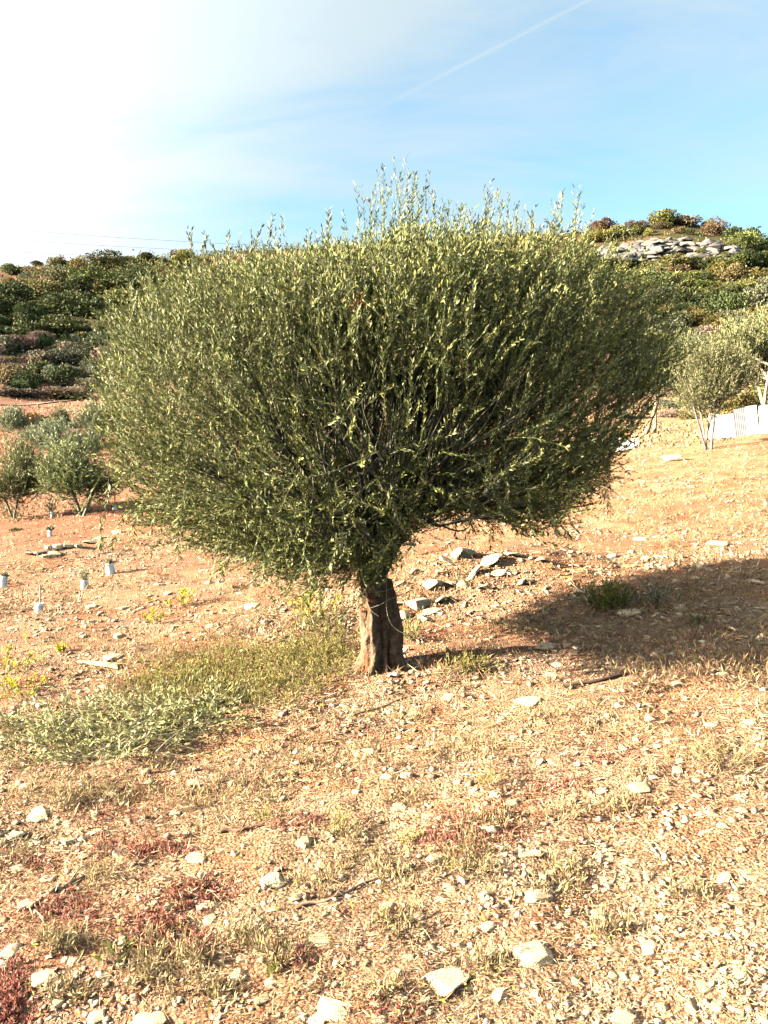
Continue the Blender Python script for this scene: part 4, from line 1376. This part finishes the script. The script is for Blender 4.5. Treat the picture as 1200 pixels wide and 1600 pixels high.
YEL = [.55, .44, .02]  # sunlit look of the weed leaves, painted as yellow
YG2 = [[.28, .27, .03], [.20, .21, .03], [.36, .31, .03]]
small_plant('yellow_weed', 8, 1078, 78, 30, YG2, 'tall bright yellow weed at the edge of the brown herbs', n=16, sunlit_tip=YEL)
small_plant('yellow_weed', 34, 1092, 36, 36, YG2, 'low bright yellow weed next to the tall yellow one', n=14, sunlit_tip=YEL)
small_plant('yellow_weed', 284, 948, 30, 18, YG2, 'small yellow weed on the orange bank by white stones', n=8, sunlit_tip=YEL)
small_plant('yellow_weed', 241, 975, 22, 12, YG2, 'tiny yellow weed below the small one on the bank', n=6, sunlit_tip=YEL)
small_plant('yellow_weed', 487, 968, 44, 34, YG2, 'yellow-leaved weed under the hanging sprays beside the trunk', n=14, sunlit_tip=YEL)
small_plant('yellow_weed', 96, 1020, 12, 10, YG2, 'single yellow tuft on the red bank', n=5, sunlit_tip=YEL)
small_plant('yellow_herb', 522, 1300, 46, 30, [[.34, .27, .07], [.27, .24, .06]], 'yellowish herb standing beside dark dry stems', n=14)
small_plant('yellow_herb', 762, 1226, 26, 34, [[.36, .31, .05], [.28, .26, .05]], 'yellow grass-like tuft on the gravel', n=18, lwr=.15)
small_plant('yellow_herb', 412, 1282, 28, 26, [[.24, .22, .06], [.18, .17, .05]], 'small olive-yellow herb by a dead stick', n=10)
small_plant('yellow_herb', 182, 1494, 26, 36, [[.20, .20, .06], [.15, .16, .05]], 'broad-leaved yellowish herb growing out of dry litter', n=8, leaf_px=16)
small_plant('yellow_herb', 640, 1315, 26, 44, [[.36, .29, .08], [.3, .24, .08]], 'straw-yellow herb beside the reddish dry bush', n=14)
small_plant('leafy_seedling', 425, 1530, 22, 16, [[.22, .26, .06]], 'single light green seedling on bare gravel', n=3, leaf_px=18, per=4)
small_plant('green_shrub', 948, 948, 44, 60, [[.14, .15, .03], [.08, .11, .025], [.20, .17, .04]], 'small green shrub with yellow top right of the tree', 'shrub', n=60, leaf_px=8, per=14)
small_plant('grey_shrub', 1012, 945, 46, 74, [[.14, .14, .085], [.10, .11, .06], [.2, .17, .12]], 'thin grey-brown shrub next to the small green one', 'shrub', n=46, leaf_px=7, per=10, spread=.9)
small_plant('dry_tuft', 1094, 975, 22, 40, [[.20, .13, .06], [.14, .13, .05]], 'dry tuft in front of a whitish rock ledge', n=26, leaf_px=7, lwr=.2)
small_plant('dry_bush', 728, 1338, 60, 110, [[.28, .09, .07], [.22, .12, .07], [.30, .2, .1]], 'reddish dry low bush on bare gravel', 'bush', n=60, leaf_px=8, per=9, spread=1.0, lwr=.2)
small_plant('dry_bush', 1120, 1190, 46, 130, [[.36, .23, .11], [.30, .18, .09], [.4, .3, .17]], 'tangled straw-coloured bush lying on the gravel', 'bush', n=80, leaf_px=14, per=7, spread=1.4, lwr=.08)
small_plant('dry_bush', 560, 1330, 30, 70, [[.22, .11, .06], [.26, .17, .08]], 'dark stemmed dry bush next to the yellowish herb', 'bush', n=30, leaf_px=7, per=8, spread=1.0, lwr=.2)
small_plant('dry_bush', 330, 1290, 24, 80, [[.22, .16, .08], [.26, .2, .11]], 'grey-brown withered bush downhill of the cut branches', 'bush', n=34, leaf_px=7, per=8, spread=1.1, lwr=.2)
small_plant('green_shrub', 735, 1045, 30, 90, [[.22, .19, .045], [.30, .22, .06], [.16, .15, .04]], 'low yellow-green spread of herbs right of the trunk', 'plant', n=60, leaf_px=6, per=10, spread=.9)
small_plant('olive_sucker', 632, 1000, 34, 34, [[.17, .18, .05], [.12, .14, .04]], 'leafy sucker sprouting against the shaded side of the trunk', 'plant', n=16, leaf_px=9, per=10, lwr=.25)


# ------------------------------------------------------------------ sticks, guards, fence, cables
def stick(pts, r_px, label, col=(.24, .16, .10), lift=.0):
    P = [gpt(x, y) for x, y in pts]
    o3 = P[0]
    s = o3.y / F
    q = np.array([[p.x - o3.x, p.y - o3.y, p.z - o3.z + r_px * s * .7 + lift] for p in P])
    t = np.linspace(0, 1, len(q)); tt = np.linspace(0, 1, 14)
    q = np.stack([np.interp(tt, t, q[:, k]) for k in range(3)], -1)
    q[:, 2] += .004 * np.sin(tt * 17); q[:, 1] += .006 * np.sin(tt * 11)
    mb = MB()
    mb.tubes(q[None], (np.linspace(1, .55, 14) * r_px * s * (1 + .15 * np.sin(np.arange(14) * 2.1)))[None], np.array(col), 7)
    # side twig
    a = q[6]; e = a + (q[9] - q[6]) * .7 + np.array([0, .05, .03]) * (r_px * s / .01)
    mb.tubes(np.stack([a, (a + e) / 2 + np.array([0, 0, .005]), e])[None], np.array([[.5, .4, .25]]) * r_px * s, np.array(col), 5)
    o = obj('stick', mb.mesh('stick', True), MAT_TWIG, None, o3)
    tag(o, label, 'stick')


stick([(883, 1076), (940, 1064), (1000, 1050), (1030, 1048)], 3.4, 'dark dead stick lying on the slope right of the trunk', (.09, .055, .04))
stick([(462, 1420), (510, 1409), (545, 1394), (590, 1372)], 3.4, 'long bare brown stick lying on gravel', (.28, .17, .11))
stick([(78, 1398), (100, 1386), (125, 1374), (150, 1360)], 3.8, 'short grey-brown stick lying among red ground cover', (.24, .17, .12))
stick([(480, 1142), (540, 1122), (600, 1105), (650, 1085)], 2.4, 'long thin branch trailing below the trunk', (.30, .19, .11))
stick([(345, 1302), (380, 1299), (410, 1290)], 4.2, 'thick dark stick end beside the olive-yellow herb', (.16, .09, .06))
stick([(260, 1342), (285, 1340), (320, 1330)], 2.4, 'thin tan stick reaching to the pale pointed slab', (.36, .24, .14))
stick([(830, 972), (850, 960), (868, 950)], 3.6, 'short orange-brown stick lit by the sun near the dappled ground', (.36, .22, .12))


def plank():
    a, b = gpt(122, 1038), gpt(188, 1046)
    d = b - a; L = d.length
    bm = bmesh.new()
    bmesh.ops.create_cube(bm, size=1)
    bmesh.ops.subdivide_edges(bm, edges=bm.edges, cuts=4, use_grid_fill=True)
    for v in bm.verts:
        t = v.co.x + .5
        v.co.x *= L; v.co.y *= .06 * (.35 + .65 * t); v.co.z *= .035 * (.4 + .6 * t)
        v.co += mnoise.noise_vector(v.co * 22) * .006
    me = bpy.data.meshes.new('split_log'); bm.to_mesh(me); bm.free()
    at = me.color_attributes.new('Col', 'FLOAT_COLOR', 'POINT')
    cc = np.ones((len(me.vertices), 4), np.float32); cc[:, :3] = (.46, .33, .19); at.data.foreach_set('color', cc.ravel())
    o = obj('split_log', me, MAT_BARK, None, (a + b) / 2 + Vector((0, 0, .03)))
    o.rotation_euler = d.to_track_quat('X', 'Z').to_euler()
    tag(o, 'pale splintered piece of wood lying on the red bank', 'wood')


plank()


def guard(px, py, w_px, h_px, label, stake=0, sprig=0, group=None, tilt=0.0):
    p = gpt(px, py); s = p.y / F
    r = empty('sapling_guard', p, label, 'tree guard', group, random.uniform(-.5, .5))
    r.rotation_euler.y = tilt
    w, h = w_px * s * .5, h_px * s
    mb = MB()
    k = 10
    an = np.arange(k) / k * 6.283 + .3
    sq = np.stack([np.cos(an), np.sin(an)], -1); sq = sq / np.maximum(np.abs(sq).max(1, keepdims=True), .82)
    rings = []
    for rr, zz in ((1.02, -.03), (1.0, .3 * h), (.97, .7 * h), (1.03, h), (.93, h), (.9, .3 * h)):
        rings.append(np.concatenate([sq * w * rr * .95, np.full((k, 1), zz)], 1))
    V = np.concatenate(rings); i = np.arange(6 * k).reshape(6, k)
    a, d = i[:-1], i[1:]; b, c = np.roll(a, -1, 1), np.roll(d, -1, 1)
    mb.add(V, np.concatenate([np.stack([a, b, c], -1).reshape(-1, 3), np.stack([a, c, d], -1).reshape(-1, 3)]), [.84, .79, .70])
    obj('tube', mb.mesh('guard_tube'), MAT_WHITE, r)
    if stake:
        m2 = MB(); H_ = stake * s
        P = np.array([[[w * .2, 0, -.05], [w * .2, 0, H_ * .5], [w * .25, 0.01, H_]]])
        m2.tubes(P, np.full((1, 3), max(1.0 * s, .006)), np.array([.36, .30, .22]), 6)
        obj('stake', m2.mesh('guard_stake'), MAT_TWIG, r)
    if sprig:
        tw, lf = MB(), MB()
        n = 14
        b = np.tile([0, 0, h * .7], (n, 1)) + rng.normal(size=(n, 3)) * w * .15
        dd = nz(rng.normal(size=(n, 3)) * .45 + np.array([0, 0, 1]))
        leafy_shoots(lf, tw, b, dd, sprig * s * (.5 + .5 * rng.random(n)), 6 * s, 2 * s, 9, GG, None, kpts=3)
        obj('stem', tw.mesh('sapling_stem'), MAT_TWIG, r)
        tag(obj('foliage', lf.mesh('sapling_foliage'), MAT_LEAF, r), kind='stuff')


guard(173, 897, 13, 17, 'clean white square guard standing alone on the brown slope', 0, 12, tilt=-.06)
guard(5, 917, 11, 18, 'white guard leaning at the far end of the brown slope', 0, 10, tilt=.1)
guard(62, 957, 13, 15, 'white guard with a tall bare stake', 44, 0)
guard(132, 920, 11, 14, 'cream-white guard with a silvery sprout between two white ones', 0, 24)
guard(78, 838, 6, 9, 'tiny white guard above the rubble bank', 14, 8)
guard(82, 808, 6, 9, 'little white guard with a silvery sapling at the foot of the young olives', 0, 30)
guard(179, 797, 7, 9, 'little white guard against the big crown\'s lower left edge', 26, 0)
guard(36, 716, 4, 7, 'tiny white guard out on the red field', 16, 0)


def fence():
    a, b = gpt(948, 668), gpt(1104, 690)
    pts = [(950, 670), (975, 672), (1000, 676), (1026, 680), (1050, 684), (1078, 688), (1108, 693), (1130, 691), (1150, 688), (1168, 684), (1186, 680), (1204, 676), (1224, 672)]
    P = []
    for px, py in pts:
        d = ray(px, py); y = 27.6 - 2.6 * (px - 950) / 274; t = y / d[1]
        P.append(Vector((d[0] * t, y, Hs(d[0] * t, y))))
    root = empty('sheet_fence', P[6], 'low white sheet-metal fence behind the airy olive tree', 'fence')
    for k in range(len(P) - 1):
        if k in (2, 3, 4, 5):                   # the fence is down here
            continue
        a, b = P[k], P[k + 1]
        L = (b - a).length * .985
        h = .92 * {0: .45, 1: .40, 2: .3, 3: .25, 4: .25, 5: .3, 6: .95, 7: .85, 8: .98, 9: 1.02, 10: 1.0, 11: 1.0}[k]
        col = (.16, .155, .155) if k in (2, 3, 4, 5, 8) else (.42, .41, .385)
        m = 25
        V = []
        for q in range(m):
            t = q / (m - 1)
            yy = .009 * (1 if (q // 2) % 2 else -1)
            for zz in (-.15, h * (1 - (.12 * t if k == 6 else 0))):
                V.append((L * t, yy, zz))
        V = np.array(V); V2 = V + np.array([0, .004, 0])
        i = np.arange(m * 2).reshape(m, 2)
        qd = np.stack([i[:-1, 0], i[1:, 0], i[1:, 1], i[:-1, 1]], -1)
        tr = np.concatenate([qd[:, [0, 1, 2]], qd[:, [0, 2, 3]]])
        mb = MB(); mb.add(V, tr, col); mb.add(V2, tr[:, ::-1], col)
        o = obj('panel', mb.mesh('panel'), MAT_WHITE, root)
        o.location = a - P[6]
        dd = b - a
        o.rotation_euler.z = math.atan2(dd.y, dd.x)
        o.rotation_euler.y = -math.asin(max(-1, min(1, dd.z / dd.length)))
        m2 = MB(); m2.tubes(np.array([[[0, .05, -.2], [0, .05, h * .5], [0, .05, h * .97]]]), np.full((1, 3), .022), np.array([.45, .43, .40]), 6)
        po = obj('post', m2.mesh('post'), MAT_WHITE, root)
        po.location = a - P[6]


fence()


def cables():
    for k, (y0, y1) in enumerate(((357, 386), (373, 397), (392, 408))):
        n = 40
        pts = []
        for i in range(n):
            px = -500 + 1180 * i / (n - 1)
            f = (px + 0) / 480
            row = y0 + (y1 - y0) * f + 10 * ((f - .5) ** 2 - .25) * -1.2
            y = 205 + 30 * i / n
            d = ray(px, row); t = y / d[1]
            pts.append((d[0] * t, y, CAM_Z + d[2] * t))
        P = np.array(pts)
        # the far end reaches the hill behind the tree
        o3 = P[0].copy()
        mb = MB(); mb.tubes((P - o3)[None], np.full((1, n), .045), np.array([.14, .14, .15]), 5)
        o = obj('power_cable', mb.mesh('power_cable'), MAT_TWIG, None, Vector(o3))
        tag(o, ('uppermost thin power cable crossing the sky above the hill', 'middle thin power cable crossing the sky above the hill', 'lowest thin power cable skimming the hill crest')[k], 'cable', 'power cables')


cables()
print("SHRUBS", SHRUB_N)
